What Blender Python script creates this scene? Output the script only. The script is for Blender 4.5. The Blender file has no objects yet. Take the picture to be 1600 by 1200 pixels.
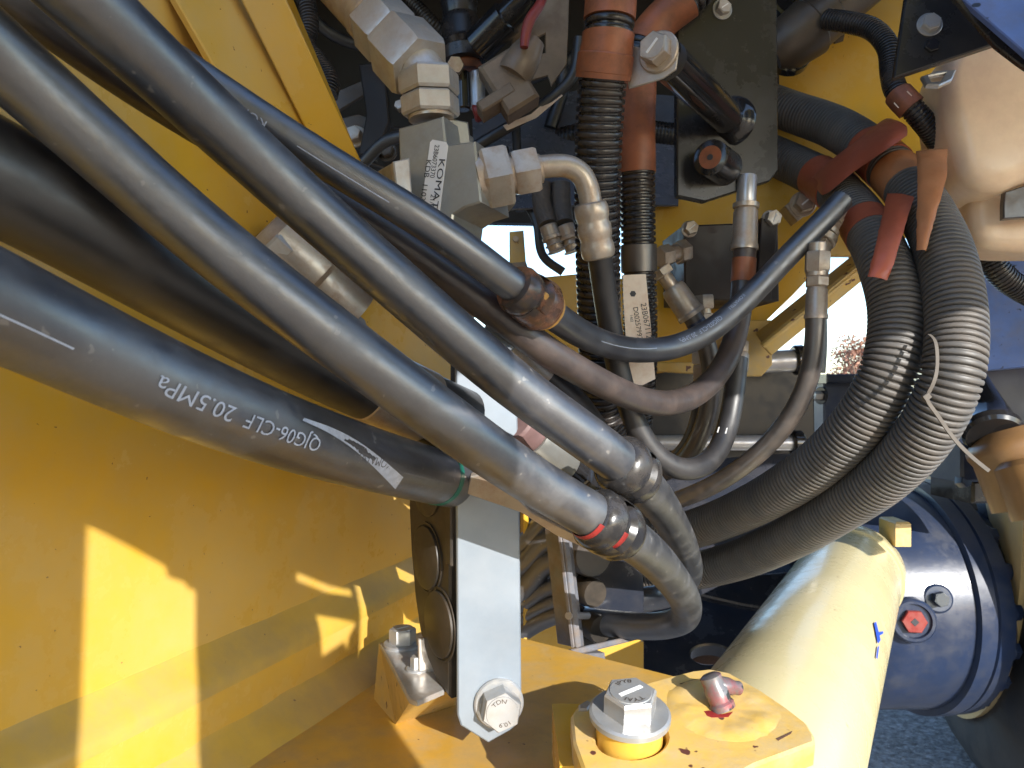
import bpy, math, random
from mathutils import Vector, Matrix, noise as mnoise
from mathutils.geometry import tessellate_polygon
random.seed(7)
SC = bpy.context.scene
COL = SC.collection
PI = math.pi
V = Vector

# ------------------------------------------------------------------ camera
CAMZ = 1.0                      # lens one metre above the ground, looking level along +Y
LENS = 26.0
F = LENS / 36.0 * 1600.0        # focal length in photo pixels
cam_d = bpy.data.cameras.new('camera')
cam_d.lens = LENS; cam_d.sensor_width = 36.0; cam_d.clip_start = 0.02; cam_d.clip_end = 400
cam = bpy.data.objects.new('camera', cam_d)
cam.location = (0, 0, CAMZ); cam.rotation_euler = (PI / 2, 0, 0)
COL.objects.link(cam); SC.camera = cam
cam_d.dof.use_dof = True; cam_d.dof.focus_distance = 0.62; cam_d.dof.aperture_fstop = 20.0

# ------------------------------------------------------------------ light
SUN_EL = math.radians(22.0)
SUN_H = V((0.45, -0.893, 0)).normalized()          # horizontal direction towards the sun
SUN = V((SUN_H.x * math.cos(SUN_EL), SUN_H.y * math.cos(SUN_EL), math.sin(SUN_EL)))
world = bpy.data.worlds.new('World'); SC.world = world; world.use_nodes = True
wn = world.node_tree.nodes; wl = world.node_tree.links
sky = wn.new('ShaderNodeTexSky'); sky.sky_type = 'NISHITA'; sky.sun_disc = False
sky.sun_elevation = SUN_EL; sky.sun_rotation = math.atan2(SUN_H.x, SUN_H.y)
sky.air_density = 1.0; sky.dust_density = 0.5; sky.ozone_density = 3.0
wl.new(sky.outputs[0], wn['Background'].inputs[0]); wn['Background'].inputs[1].default_value = 0.15
sun_d = bpy.data.lights.new('sun', 'SUN'); sun_d.energy = 3.0; sun_d.angle = math.radians(0.3)
sun_d.color = (1.0, 0.965, 0.91)
sun_o = bpy.data.objects.new('sun', sun_d); sun_o.rotation_euler = SUN.to_track_quat('Z', 'Y').to_euler()
sun_o.location = (3, -1, 4); COL.objects.link(sun_o)
SC.render.engine = 'CYCLES'
SC.view_settings.view_transform = 'Standard'; SC.view_settings.look = 'None'
SC.view_settings.gamma = 1.0; SC.view_settings.use_curve_mapping = False
SC.view_settings.exposure = 1.50
SC.cycles.max_bounces = 8; SC.cycles.diffuse_bounces = 4

# ------------------------------------------------------------------ helpers
def P(x, y, d):
    """photo pixel + distance along the view axis -> point in the scene"""
    return V(((x - 800) / F * d, d, CAMZ + (600 - y) / F * d))
def px(p):
    return (800 + p.x / p.y * F, 600 - (p.z - CAMZ) / p.y * F)
def hit(x, y, o, n):
    """where the sight line of a pixel meets the plane through o with normal n"""
    c = V((0, 0, CAMZ)); r = P(x, y, 1.0) - c
    return c + r * ((o - c).dot(n) / r.dot(n))
def axes(n):
    n = n.normalized()
    if abs(n.z) > 0.95: ey = V((0, 1, 0))
    else: ey = V((0, 0, 1))
    ex = ey.cross(n).normalized(); ey = n.cross(ex).normalized()
    return ex, ey, n
def perp(t):
    a = V((0, 0, 1)) if abs(t.z) < 0.9 else V((1, 0, 0))
    u = a.cross(t).normalized(); return u, t.cross(u).normalized()

def settag(o, label=None, cat=None, group=None, kind=None):
    if label: o['label'] = label
    if cat: o['category'] = cat
    if group: o['group'] = group
    if kind: o['kind'] = kind
    return o
def thing(name, label, cat, loc, group=None):
    o = bpy.data.objects.new(name, None); o.empty_display_size = 0.02
    COL.objects.link(o); o.location = loc
    return settag(o, label, cat, group)
def wloc(o):
    l = V(o.location); p = o.parent
    while p: l += V(p.location); p = p.parent
    return l
def link(name, verts, faces, mat, parent=None, smooth=True, angle=40):
    if not verts: raise ValueError(name)
    lo = V((min(v[0] for v in verts), min(v[1] for v in verts), min(v[2] for v in verts)))
    hi = V((max(v[0] for v in verts), max(v[1] for v in verts), max(v[2] for v in verts)))
    c = (lo + hi) / 2
    me = bpy.data.meshes.new(name)
    me.from_pydata([(v[0] - c.x, v[1] - c.y, v[2] - c.z) for v in verts], [], faces)
    me.validate()
    import bmesh
    bm = bmesh.new(); bm.from_mesh(me); bmesh.ops.recalc_face_normals(bm, faces=bm.faces); bm.to_mesh(me); bm.free()
    if smooth:
        me.polygons.foreach_set('use_smooth', [True] * len(me.polygons))
        me.set_sharp_from_angle(angle=math.radians(angle))
    me.materials.append(mat)
    o = bpy.data.objects.new(name, me); COL.objects.link(o)
    if parent is not None:
        o.parent = parent; o.location = c - wloc(parent)
    else: o.location = c
    return o

class MB:
    def __init__(s): s.v = []; s.f = []
    def add(s, vs, fs):
        k = len(s.v); s.v += [V(v) for v in vs]; s.f += [tuple(i + k for i in f) for f in fs]; return s
    def lathe(s, p0, ax, prof, n=24, ring=None, hexed=False, phase=0.0, u=None):
        """profile [(distance along axis, radius)] turned about the axis"""
        ax = ax.normalized()
        if u is None: u, w = perp(ax)
        else:
            u = (u - ax * u.dot(ax)).normalized(); w = ax.cross(u)
        if hexed: n = 6
        vs = []
        for (h, r) in prof:
            for i in range(n):
                a = phase + 2 * PI * i / n
                vs.append(p0 + ax * h + (u * math.cos(a) + w * math.sin(a)) * r)
        fs = []
        for j in range(len(prof) - 1):
            for i in range(n):
                k = (i + 1) % n
                fs.append((j * n + i, j * n + k, (j + 1) * n + k, (j + 1) * n + i))
        if prof[0][1] > 1e-6: fs.append(tuple(range(n - 1, -1, -1)))
        if prof[-1][1] > 1e-6: fs.append(tuple((len(prof) - 1) * n + i for i in range(n)))
        return s.add(vs, fs)
    def cyl(s, p0, p1, r0, r1=None, n=24, b=0.0):
        r1 = r0 if r1 is None else r1
        L = (p1 - p0).length
        pr = [(0, r0), (L, r1)] if b <= 0 else [(0, r0 - b), (b, r0), (L - b, r1), (L, r1 - b)]
        return s.lathe(p0, p1 - p0, pr, n)
    def hexp(s, p0, ax, af, h, phase=0.0, u=None, both=False):
        """hexagon prism, across flats af, chamfered top"""
        R = af / 2 / math.cos(PI / 6); b = h * 0.12
        pr = [(0, R), (h - b, R), (h, R * 0.93)]
        if both: pr = [(0, R * 0.93), (b, R), (h - b, R), (h, R * 0.93)]
        return s.lathe(p0, ax, pr, hexed=True, phase=phase, u=u)
    def box(s, c, ex, ey, ez, sx, sy, sz, b=0.0):
        """bevelled box, half sizes sx sy sz along the three axes"""
        if b <= 0:
            q = [c + ex * (i * sx) + ey * (j * sy) + ez * (k * sz) for k in (-1, 1) for j in (-1, 1) for i in (-1, 1)]
            return s.add(q, [(0, 2, 3, 1), (4, 5, 7, 6), (0, 1, 5, 4), (2, 6, 7, 3), (0, 4, 6, 2), (1, 3, 7, 5)])
        o = [(-sx, -sy), (sx, -sy), (sx, sy), (-sx, sy)]
        return s.prism([c + ex * x + ey * y + ez * sz for x, y in o], -ez, 2 * sz, b)
    def prism(s, pts, direc, depth, b=0.0, holes=()):
        """flat outline (list of points) with holes, extruded along direc; front rim chamfered by b"""
        direc = direc.normalized(); n = -direc
        # 2D basis
        e1 = None
        for p in pts[1:]:
            if (p - pts[0]).length > 1e-6: e1 = (p - pts[0]).normalized(); break
        e1 = (e1 - n * e1.dot(n)).normalized(); e2 = n.cross(e1); o = pts[0]
        loops = []
        for li, lp in enumerate([pts] + list(holes)):
            q = [((p - o).dot(e1), (p - o).dot(e2)) for p in lp]
            A = sum(q[i][0] * q[(i + 1) % len(q)][1] - q[(i + 1) % len(q)][0] * q[i][1] for i in range(len(q)))
            if (A < 0) == (li == 0): q.reverse()
            loops.append(q)
        def to3(x, y, h): return o + e1 * x + e2 * y + n * h
        zoff = 0.0
        ins = []
        for q in loops:
            r = []
            m = len(q)
            for i in range(m):
                a = V(q[i - 1]); c = V(q[i]); d = V(q[(i + 1) % m])
                u1 = (c - a); u2 = (d - c)
                if u1.length < 1e-9 or u2.length < 1e-9: r.append(q[i]); continue
                u1.normalize(); u2.normalize()
                n1 = V((-u1.y, u1.x)); n2 = V((-u2.y, u2.x)); bis = n1 + n2
                if bis.length < 1e-4: r.append(q[i]); continue
                bis = bis / max(0.35, bis.dot(n1))
                r.append((c.x + bis.x * b, c.y + bis.y * b))
            ins.append(r)
        vs = []; fs = []
        offs = []
        rows = [(ins, 0.0), (loops, -b), (loops, -depth)] if b > 0 else [(loops, 0.0), (loops, -depth)]
        idx = []
        for L, h in rows:
            ii = []
            for q in L:
                ii.append([len(vs) + i for i in range(len(q))])
                vs += [to3(x, y, h) for x, y in q]
            idx.append(ii)
        tri = tessellate_polygon([[V((x, y, 0)) for x, y in q] for q in rows[0][0]])
        flat = [i for l in idx[0] for i in l]; flat2 = [i for l in idx[-1] for i in l]
        if len(loops) == 1 and False: pass
        for t in tri:
            fs.append(tuple(flat[i] for i in t)); fs.append(tuple(flat2[i] for i in reversed(t)))
        for r in range(len(rows) - 1):
            for l in range(len(loops)):
                a = idx[r][l]; c = idx[r + 1][l]; m = len(a)
                for i in range(m):
                    k = (i + 1) % m
                    fs.append((a[i], a[k], c[k], c[i]))
        return s.add(vs, fs)
    def build(s, name, mat, parent=None, smooth=True, angle=35):
        return link(name, s.v, s.f, mat, parent, smooth, angle)

class Path:
    def __init__(s, pts, step=0.004, smooth=3):
        pts = [V(p) for p in pts]
        q = [pts[0] * 2 - pts[1]] + pts + [pts[-1] * 2 - pts[-2]]
        out = []
        for i in range(1, len(q) - 2):
            p0, p1, p2, p3 = q[i - 1:i + 3]
            t0 = 0; t1 = t0 + (p1 - p0).length ** 0.5; t2 = t1 + (p2 - p1).length ** 0.5; t3 = t2 + (p3 - p2).length ** 0.5
            n = max(2, int((p2 - p1).length / step))
            for k in range(n):
                t = t1 + (t2 - t1) * k / n
                a1 = p0 * ((t1 - t) / (t1 - t0)) + p1 * ((t - t0) / (t1 - t0))
                a2 = p1 * ((t2 - t) / (t2 - t1)) + p2 * ((t - t1) / (t2 - t1))
                a3 = p2 * ((t3 - t) / (t3 - t2)) + p3 * ((t - t2) / (t3 - t2))
                b1 = a1 * ((t2 - t) / (t2 - t0)) + a2 * ((t - t0) / (t2 - t0))
                b2 = a2 * ((t3 - t) / (t3 - t1)) + a3 * ((t - t1) / (t3 - t1))
                out.append(b1 * ((t2 - t) / (t2 - t1)) + b2 * ((t - t1) / (t2 - t1)))
        out.append(pts[-1])
        for _ in range(smooth):
            out = [out[0]] + [(out[i - 1] + out[i] * 2 + out[i + 1]) / 4 for i in range(1, len(out) - 1)] + [out[-1]]
        s.c = out; s.s = [0.0]
        for i in range(1, len(out)): s.s.append(s.s[-1] + (out[i] - out[i - 1]).length)
        s.L = s.s[-1]
        s.t = []
        for i in range(len(out)):
            s.t.append((out[min(i + 1, len(out) - 1)] - out[max(i - 1, 0)]).normalized())
        u, w = perp(s.t[0]); s.u = [u]
        for i in range(1, len(out)):
            u = s.u[-1] - s.t[i] * s.u[-1].dot(s.t[i]); s.u.append(u.normalized())
    def at(s, d):
        if d <= 0: return s.c[0] + s.t[0] * d, s.t[0], s.u[0]
        if d >= s.L: return s.c[-1] + s.t[-1] * (d - s.L), s.t[-1], s.u[-1]
        lo, hi = 0, len(s.s) - 1
        while hi - lo > 1:
            m = (lo + hi) // 2
            if s.s[m] <= d: lo = m
            else: hi = m
        k = (d - s.s[lo]) / max(1e-9, s.s[hi] - s.s[lo])
        return s.c[lo].lerp(s.c[hi], k), s.t[lo].lerp(s.t[hi], k).normalized(), s.u[lo].lerp(s.u[hi], k).normalized()
    def near(s, x, y):
        best = min(range(len(s.c)), key=lambda i: (px(s.c[i])[0] - x) ** 2 + (px(s.c[i])[1] - y) ** 2)
        return s.s[best]
    def tube(s, prof, n=28, caps=True):
        """prof: [(distance along path, radius)]"""
        vs = []; fs = []
        for d, r in prof:
            c, t, u = s.at(d); w = t.cross(u)
            for i in range(n):
                a = 2 * PI * i / n; vs.append(c + (u * math.cos(a) + w * math.sin(a)) * r)
        for j in range(len(prof) - 1):
            for i in range(n):
                k = (i + 1) % n
                fs.append((j * n + i, j * n + k, (j + 1) * n + k, (j + 1) * n + i))
        if caps:
            fs.append(tuple(range(n - 1, -1, -1))); fs.append(tuple((len(prof) - 1) * n + i for i in range(n)))
        m = MB(); m.add(vs, fs); return m
    def plain(s, r, d0=0.0, d1=None, n=28, step=0.006, wob=0.0, seed=0.0):
        d1 = s.L if d1 is None else d1
        k = max(3, int((d1 - d0) / step))
        return s.tube([(d0 + (d1 - d0) * i / k, r * (1 + wob * mnoise.noise(V((seed, i * step * 14, 0))))) for i in range(k + 1)], n)
    def ribbed(s, r, pitch, depth, d0=0.0, d1=None, n=26):
        d1 = s.L if d1 is None else d1
        pr = []; k = int((d1 - d0) / pitch)
        for i in range(k):
            b = d0 + i * pitch
            rr = r * (1 + 0.012 * mnoise.noise(V((b * 20, 1, 0))))
            pr += [(b, rr - depth), (b + pitch * 0.20, rr - depth), (b + pitch * 0.28, rr - depth * 0.2), (b + pitch * 0.38, rr), (b + pitch * 0.80, rr), (b + pitch * 0.93, rr - depth * 0.2)]
        return s.tube(pr, n)

def text_mesh(txt, size):
    cu = bpy.data.curves.new('t', 'FONT'); cu.body = txt; cu.size = size; cu.resolution_u = 3
    ob = bpy.data.objects.new('t', cu); COL.objects.link(ob)
    dg = bpy.context.evaluated_depsgraph_get(); me = bpy.data.meshes.new_from_object(ob.evaluated_get(dg))
    vs = [V(v.co) for v in me.vertices]; fs = [tuple(p.vertices) for p in me.polygons]
    bpy.data.objects.remove(ob); bpy.data.curves.remove(cu); bpy.data.meshes.remove(me)
    return vs, fs
def print_on_hose(name, path, r, x, y, txt, size, mat, parent, tilt=0.0, reverse=True, stretch=1.0, lift=0.0004):
    """lettering laid round the hose wall, starting beside pixel (x, y)"""
    vs, fs = text_mesh(txt, size); s0 = path.near(x, y); out = []
    for v in vs:
        d = s0 + (-v.x if reverse else v.x) * stretch
        c, t, u = path.at(d); tt = -t if reverse else t
        view = (V((0, 0, CAMZ)) - c); view = (view - t * view.dot(t)).normalized()
        up = view.cross(tt)
        a = tilt + (v.y - size * 0.35) / r
        out.append(c + (view * math.cos(a) + up * math.sin(a)) * (r + lift))
    return link(name, out, fs, mat, parent, smooth=False)
def stripe_on_hose(name, path, r, xy0, xy1, width, mat, parent, tilt=0.0, lift=0.0004):
    s0 = path.near(*xy0); s1 = path.near(*xy1)
    if s1 < s0: s0, s1 = s1, s0
    k = max(4, int((s1 - s0) / 0.004)); vs = []; fs = []
    for i in range(k + 1):
        c, t, u = path.at(s0 + (s1 - s0) * i / k)
        view = (V((0, 0, CAMZ)) - c); view = (view - t * view.dot(t)).normalized(); up = view.cross(-t)
        for a in (tilt - width / 2 / r, tilt + width / 2 / r):
            vs.append(c + (view * math.cos(a) + up * math.sin(a)) * (r + lift))
    for i in range(k): fs.append((2 * i, 2 * i + 1, 2 * i + 3, 2 * i + 2))
    return link(name, vs, fs, mat, parent, smooth=False)
def flat_text(name, txt, size, o, ex, ey, mat, parent, lift=0.0005):
    vs, fs = text_mesh(txt, size); n = ex.cross(ey).normalized()
    return link(name, [o + ex * v.x + ey * v.y + n * lift for v in vs], fs, mat, parent, smooth=False)
def arc_text(name, txt, size, c, ex, ey, rad, a0, mat, parent, lift=0.0004):
    """raised head marking running round a circle"""
    vs, fs = text_mesh(txt, size); n = ex.cross(ey).normalized(); out = []
    for v in vs:
        a = a0 - v.x / rad; r = rad + v.y
        out.append(c + (ex * math.cos(a) + ey * math.sin(a)) * r + n * lift)
    return link(name, out, fs, mat, parent, smooth=False)

# ------------------------------------------------------------------ materials
def mat(name, base, rough=0.5, metal=0.0, var=0.12, vscale=25.0, dust=None, bump=None, spec=0.5, coat=0.0,
        spots=None, rvar=0.12, sss=0.0, fine=None, updust=None, ior=1.5, coatr=0.12):
    m = bpy.data.materials.new(name); m.use_nodes = True
    N = m.node_tree.nodes; Lk = m.node_tree.links; b = N['Principled BSDF']
    tc = N.new('ShaderNodeTexCoord')
    geo = N.new('ShaderNodeNewGeometry')
    def noise(sc, det=5, rg=0.6):
        n = N.new('ShaderNodeTexNoise'); n.inputs['Scale'].default_value = sc; n.inputs['Detail'].default_value = det
        n.inputs['Roughness'].default_value = rg; Lk.new(geo.outputs['Position'], n.inputs['Vector']); return n.outputs['Fac']
    def ramp(src, a, c):
        r = N.new('ShaderNodeMapRange'); r.inputs[1].default_value = a; r.inputs[2].default_value = c
        r.inputs[3].default_value = 0; r.inputs[4].default_value = 1; Lk.new(src, r.inputs[0]); return r.outputs[0]
    def mix(f, A, B):
        x = N.new('ShaderNodeMix'); x.data_type = 'RGBA'; x.clamp_factor = True
        if hasattr(f, 'links'): Lk.new(f, x.inputs[0])
        else: x.inputs[0].default_value = f
        for k, q in ((6, A), (7, B)):
            if hasattr(q, 'links'): Lk.new(q, x.inputs[k])
            else: x.inputs[k].default_value = (*q, 1)
        return x.outputs[2]
    def mul(a, k):
        x = N.new('ShaderNodeMath'); x.operation = 'MULTIPLY'; Lk.new(a, x.inputs[0])
        if hasattr(k, 'links'): Lk.new(k, x.inputs[1])
        else: x.inputs[1].default_value = k
        return x.outputs[0]
    n1 = noise(vscale)
    lo = tuple(c * (1 - var) for c in base); hi = tuple(min(1, c * (1 + var)) for c in base)
    col = mix(ramp(n1, 0.3, 0.7), lo, hi)
    rsrc = None
    if fine:                      # fine grain of another colour
        col = mix(mul(ramp(noise(fine[1], 3), 0.45, 0.75), fine[2]), col, fine[0])
    if dust:                      # patchy dust, on the yellow paint a pale glare tint: (colour, amount, scale)
        dn = ramp(noise(dust[2], 8, 0.7), 0.42, 0.72)
        col = mix(mul(dn, dust[1]), col, dust[0]); rsrc = dn
    if updust:                    # dust that has settled on upward faces
        sx = N.new('ShaderNodeSeparateXYZ'); Lk.new(geo.outputs['Normal'], sx.inputs[0])
        un = mul(ramp(sx.outputs[2], 0.2, 0.9), ramp(noise(updust[2], 8, 0.7), 0.25, 0.7))
        col = mix(mul(un, updust[1]), col, updust[0])
    if spots:                     # chips, specks: (colour, threshold, scale)
        col = mix(ramp(noise(spots[2], 2, 0.5), spots[1], spots[1] + 0.03), col, spots[0])
    Lk.new(col, b.inputs['Base Color'])
    rm = N.new('ShaderNodeMapRange'); Lk.new(rsrc if rsrc else noise(vscale * 2.3), rm.inputs[0])
    rm.inputs[1].default_value = 0.2; rm.inputs[2].default_value = 0.8
    rm.inputs[3].default_value = max(0.03, rough - rvar); rm.inputs[4].default_value = min(1, rough + rvar)
    Lk.new(rm.outputs[0], b.inputs['Roughness'])
    b.inputs['Metallic'].default_value = metal; b.inputs['Specular IOR Level'].default_value = spec
    b.inputs['Coat Weight'].default_value = coat; b.inputs['Coat Roughness'].default_value = coatr; b.inputs['IOR'].default_value = ior
    if sss: b.inputs['Subsurface Weight'].default_value = sss; b.inputs['Subsurface Radius'].default_value = (0.03, 0.02, 0.015); b.inputs['Subsurface Scale'].default_value = 0.5
    if bump:
        bp = N.new('ShaderNodeBump'); bp.inputs['Strength'].default_value = bump[1]; bp.inputs['Distance'].default_value = bump[2] if len(bump) > 2 else 0.001
        Lk.new(noise(bump[0], 6), bp.inputs['Height']); Lk.new(bp.outputs[0], b.inputs['Normal'])
    return m

YEL = (0.63, 0.355, 0.034)
DUST = (0.30, 0.20, 0.11)
M = {}
M['yellow'] = mat('yellow_paint', YEL, 0.34, var=0.06, vscale=6, bump=(160, 0.10, 0.0006), coat=0.12, spec=0.28, coatr=0.2, spots=((0.16, 0.08, 0.03), 0.745, 170), fine=((0.52, 0.30, 0.03), 8, 0.25), dust=((0.50, 0.40, 0.22), 0.55, 3.2))  # broad dust layer here paints pale sky glare into the wall colour
M['yellow_dusty'] = mat('dusty_yellow_paint', (0.58, 0.33, 0.05), 0.55, var=0.10, vscale=10, bump=(90, 0.2, 0.0008), dust=((0.40, 0.30, 0.16), 0.75, 22), spots=((0.14, 0.07, 0.03), 0.75, 150))
M['yellow_grime'] = mat('grimy_ledge_paint', (0.54, 0.33, 0.05), 0.5, var=0.12, vscale=12, bump=(90, 0.25, 0.0008), dust=((0.34, 0.25, 0.12), 0.6, 14), spots=((0.14, 0.07, 0.03), 0.75, 120))
M['beam'] = mat('beam_black_paint', (0.013, 0.013, 0.016), 0.4, var=0.2, vscale=12, dust=((0.035, 0.03, 0.026), 0.3, 12), spec=0.22)
M['yellow_worn'] = mat('worn_yellow_paint', (0.56, 0.36, 0.09), 0.5, var=0.10, vscale=14, bump=(70, 0.4, 0.0015), dust=((0.42, 0.33, 0.20), 0.8, 35), spots=((0.10, 0.035, 0.025), 0.685, 80))
M['cream'] = mat('cream_paint', (0.52, 0.45, 0.25), 0.36, var=0.06, vscale=9, coat=0.3, dust=((0.46, 0.38, 0.22), 0.5, 18), spots=((0.2, 0.12, 0.05), 0.74, 50))
M['hose'] = mat('hose_rubber', (0.022, 0.024, 0.031), 0.47, var=0.25, vscale=40, bump=(420, 0.18, 0.0004), fine=((0.08, 0.078, 0.075), 260, 0.25), dust=((0.10, 0.092, 0.085), 0.35, 30), spots=((0.13, 0.12, 0.11), 0.70, 120), spec=0.85, rvar=0.10, ior=1.9)
M['hose_dull'] = mat('dull_hose_rubber', (0.018, 0.018, 0.020), 0.50, var=0.25, vscale=40, bump=(300, 0.2, 0.0004), dust=((0.06, 0.05, 0.045), 0.4, 22), spec=0.8)
M['hose_brown'] = mat('dusty_brown_hose', (0.040, 0.035, 0.032), 0.45, var=0.3, vscale=40, bump=(300, 0.25, 0.0005), dust=((0.12, 0.075, 0.048), 0.4, 34), spec=0.9, ior=1.6)
M['conduit'] = mat('conduit_plastic', (0.085, 0.080, 0.075), 0.62, var=0.2, vscale=35, dust=((0.15, 0.12, 0.095), 0.6, 28), bump=(200, 0.1, 0.0004), spec=0.55)
M['conduit_dark'] = mat('dark_conduit_plastic', (0.018, 0.018, 0.020), 0.36, var=0.2, vscale=35, dust=((0.09, 0.055, 0.03), 0.45, 30), spec=0.5)
M['tape'] = mat('brown_tape', (0.27, 0.085, 0.032), 0.6, var=0.2, vscale=18, dust=((0.10, 0.045, 0.027), 0.8, 35), bump=(120, 0.25, 0.0008))
M['tape_red'] = mat('red_brown_tape', (0.36, 0.085, 0.040), 0.5, var=0.10, vscale=14, dust=((0.20, 0.08, 0.05), 0.3, 30), bump=(90, 0.12, 0.0006))
M['mudtape'] = mat('mud_caked_tape', (0.42, 0.16, 0.055), 0.7, var=0.2, vscale=30, dust=((0.30, 0.15, 0.07), 0.6, 60), bump=(160, 0.5, 0.001))
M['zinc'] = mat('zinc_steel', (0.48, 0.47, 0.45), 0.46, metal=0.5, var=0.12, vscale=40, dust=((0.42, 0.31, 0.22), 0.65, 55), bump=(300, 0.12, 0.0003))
M['zinc_dusty'] = mat('dusty_zinc_steel', (0.46, 0.40, 0.33), 0.45, metal=0.55, var=0.15, vscale=40, dust=((0.36, 0.24, 0.16), 0.8, 60), bump=(260, 0.2, 0.0004))
M['bolt'] = mat('bolt_steel', (0.36, 0.37, 0.38), 0.42, metal=0.5, var=0.1, vscale=60, dust=((0.40, 0.34, 0.26), 0.5, 70), bump=(300, 0.15, 0.0003))
M['galv'] = mat('galvanised_bracket', (0.20, 0.235, 0.275), 0.5, metal=0.2, var=0.14, vscale=16, dust=((0.25, 0.27, 0.29), 0.6, 14), bump=(380, 0.08, 0.0003), rvar=0.06)
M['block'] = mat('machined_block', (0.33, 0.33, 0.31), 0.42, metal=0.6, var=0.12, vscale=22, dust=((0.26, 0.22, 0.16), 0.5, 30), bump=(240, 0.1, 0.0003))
M['black'] = mat('black_gloss_paint', (0.014, 0.014, 0.016), 0.22, var=0.2, vscale=20, dust=((0.05, 0.04, 0.03), 0.25, 14), coat=0.3, bump=(60, 0.05, 0.0006))
M['black_plate'] = mat('black_plate_paint', (0.022, 0.021, 0.020), 0.36, var=0.2, vscale=12, dust=((0.045, 0.036, 0.028), 0.4, 10), updust=((0.1, 0.07, 0.05), 0.4, 30))
M['black_block'] = mat('black_block_paint', (0.028, 0.023, 0.021), 0.6, var=0.2, vscale=20, dust=((0.08, 0.05, 0.04), 0.4, 30))
M['polymer'] = mat('black_clamp_polymer', (0.025, 0.021, 0.017), 0.55, var=0.2, vscale=25, dust=((0.10, 0.065, 0.035), 0.45, 24))
M['navy'] = mat('navy_paint', (0.020, 0.024, 0.036), 0.30, var=0.2, vscale=8, dust=((0.07, 0.062, 0.058), 0.45, 10), coat=0.3, bump=(35, 0.12, 0.002))
M['navy_bright'] = mat('blue_black_enamel', (0.015, 0.026, 0.060), 0.42, var=0.15, vscale=10, coat=0.15, dust=((0.06, 0.06, 0.065), 0.5, 18), bump=(45, 0.15, 0.002))
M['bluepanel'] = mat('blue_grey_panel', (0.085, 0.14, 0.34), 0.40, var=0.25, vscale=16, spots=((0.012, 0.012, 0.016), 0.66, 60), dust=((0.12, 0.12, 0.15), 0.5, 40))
M['grey_panel'] = mat('grey_panel_paint', (0.12, 0.115, 0.12), 0.4, var=0.15, vscale=12, dust=((0.16, 0.14, 0.12), 0.5, 20))
M['sheet'] = mat('shiny_shield_sheet', (0.17, 0.19, 0.24), 0.28, metal=0.35, var=0.15, vscale=12, bump=(14, 0.25, 0.006), dust=((0.12, 0.10, 0.09), 0.5, 18))
M['grime'] = mat('grimy_engine_black', (0.012, 0.010, 0.010), 0.7, var=0.4, vscale=14, dust=((0.035, 0.022, 0.016), 0.5, 16))
M['grime_metal'] = mat('grimy_casting', (0.085, 0.068, 0.052), 0.5, metal=0.3, var=0.3, vscale=20, dust=((0.12, 0.08, 0.05), 0.6, 25), bump=(80, 0.3, 0.001))
M['tanplastic'] = mat('tan_connector_plastic', (0.20, 0.15, 0.105), 0.5, var=0.15, vscale=25, dust=((0.11, 0.07, 0.045), 0.6, 30))
M['red'] = mat('red_rubber', (0.24, 0.025, 0.02), 0.45, var=0.2, vscale=40, dust=((0.15, 0.06, 0.04), 0.5, 40))
M['orange_clip'] = mat('rusty_rubber_clip', (0.055, 0.042, 0.036), 0.36, var=0.3, vscale=40, dust=((0.36, 0.13, 0.045), 0.95, 34), bump=(120, 0.3, 0.001))
M['rubber_clip'] = mat('glossy_rubber_clip', (0.022, 0.021, 0.022), 0.32, var=0.25, vscale=40, dust=((0.10, 0.085, 0.07), 0.4, 40), bump=(120, 0.15, 0.0006))
M['amber'] = mat('amber_collar', (0.50, 0.27, 0.07), 0.4, var=0.15, vscale=60)
M['tank'] = mat('white_tank_plastic', (0.88, 0.66, 0.45), 0.42, var=0.05, vscale=8, dust=((0.52, 0.30, 0.18), 0.45, 12), sss=0.2)
M['paper'] = mat('white_label', (0.76, 0.73, 0.70), 0.5, var=0.04, vscale=20)
M['paper_dirty'] = mat('stained_paper_label', (0.72, 0.60, 0.48), 0.6, var=0.10, vscale=40, dust=((0.50, 0.27, 0.13), 0.65, 45))
M['ink'] = mat('black_ink', (0.03, 0.03, 0.035), 0.6, var=0.1)
M['print'] = mat('pale_hose_print', (0.42, 0.46, 0.55), 0.6, var=0.15, vscale=200)
M['print_dim'] = mat('faded_hose_print', (0.16, 0.16, 0.17), 0.6, var=0.2, vscale=200)
M['white'] = mat('white_paint_mark', (0.72, 0.72, 0.70), 0.6, var=0.1)
M['steel_bar'] = mat('bright_steel_bar', (0.42, 0.42, 0.44), 0.40, metal=0.5, var=0.1, vscale=40, dust=((0.3, 0.22, 0.16), 0.3, 60))
M['weathered'] = mat('weathered_grey_metal', (0.19, 0.20, 0.23), 0.5, metal=0.3, var=0.25, vscale=50, dust=((0.24, 0.16, 0.09), 0.7, 35), bump=(120, 0.4, 0.0012))
M['asphalt'] = mat('gravel_asphalt', (0.17, 0.17, 0.18), 0.85, var=0.3, vscale=9, fine=((0.36, 0.36, 0.38), 55, 0.9), bump=(60, 1.0, 0.012), dust=((0.035, 0.035, 0.04), 0.9, 42))
M['dirt'] = mat('sandy_dirt', (0.34, 0.26, 0.18), 0.95, var=0.2, vscale=3, bump=(20, 0.6, 0.01))
M['tyre'] = mat('tyre_rubber', (0.022, 0.020, 0.020), 0.75, var=0.2, vscale=12, dust=((0.07, 0.055, 0.045), 0.5, 10))
M['rim'] = mat('pale_wheel_paint', (0.62, 0.42, 0.18), 0.4, var=0.1, vscale=12, dust=((0.5, 0.4, 0.28), 0.5, 20))
M['ochre'] = mat('ochre_shaft_cap', (0.20, 0.11, 0.045), 0.42, var=0.2, vscale=14, dust=((0.16, 0.09, 0.05), 0.6, 20))
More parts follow.
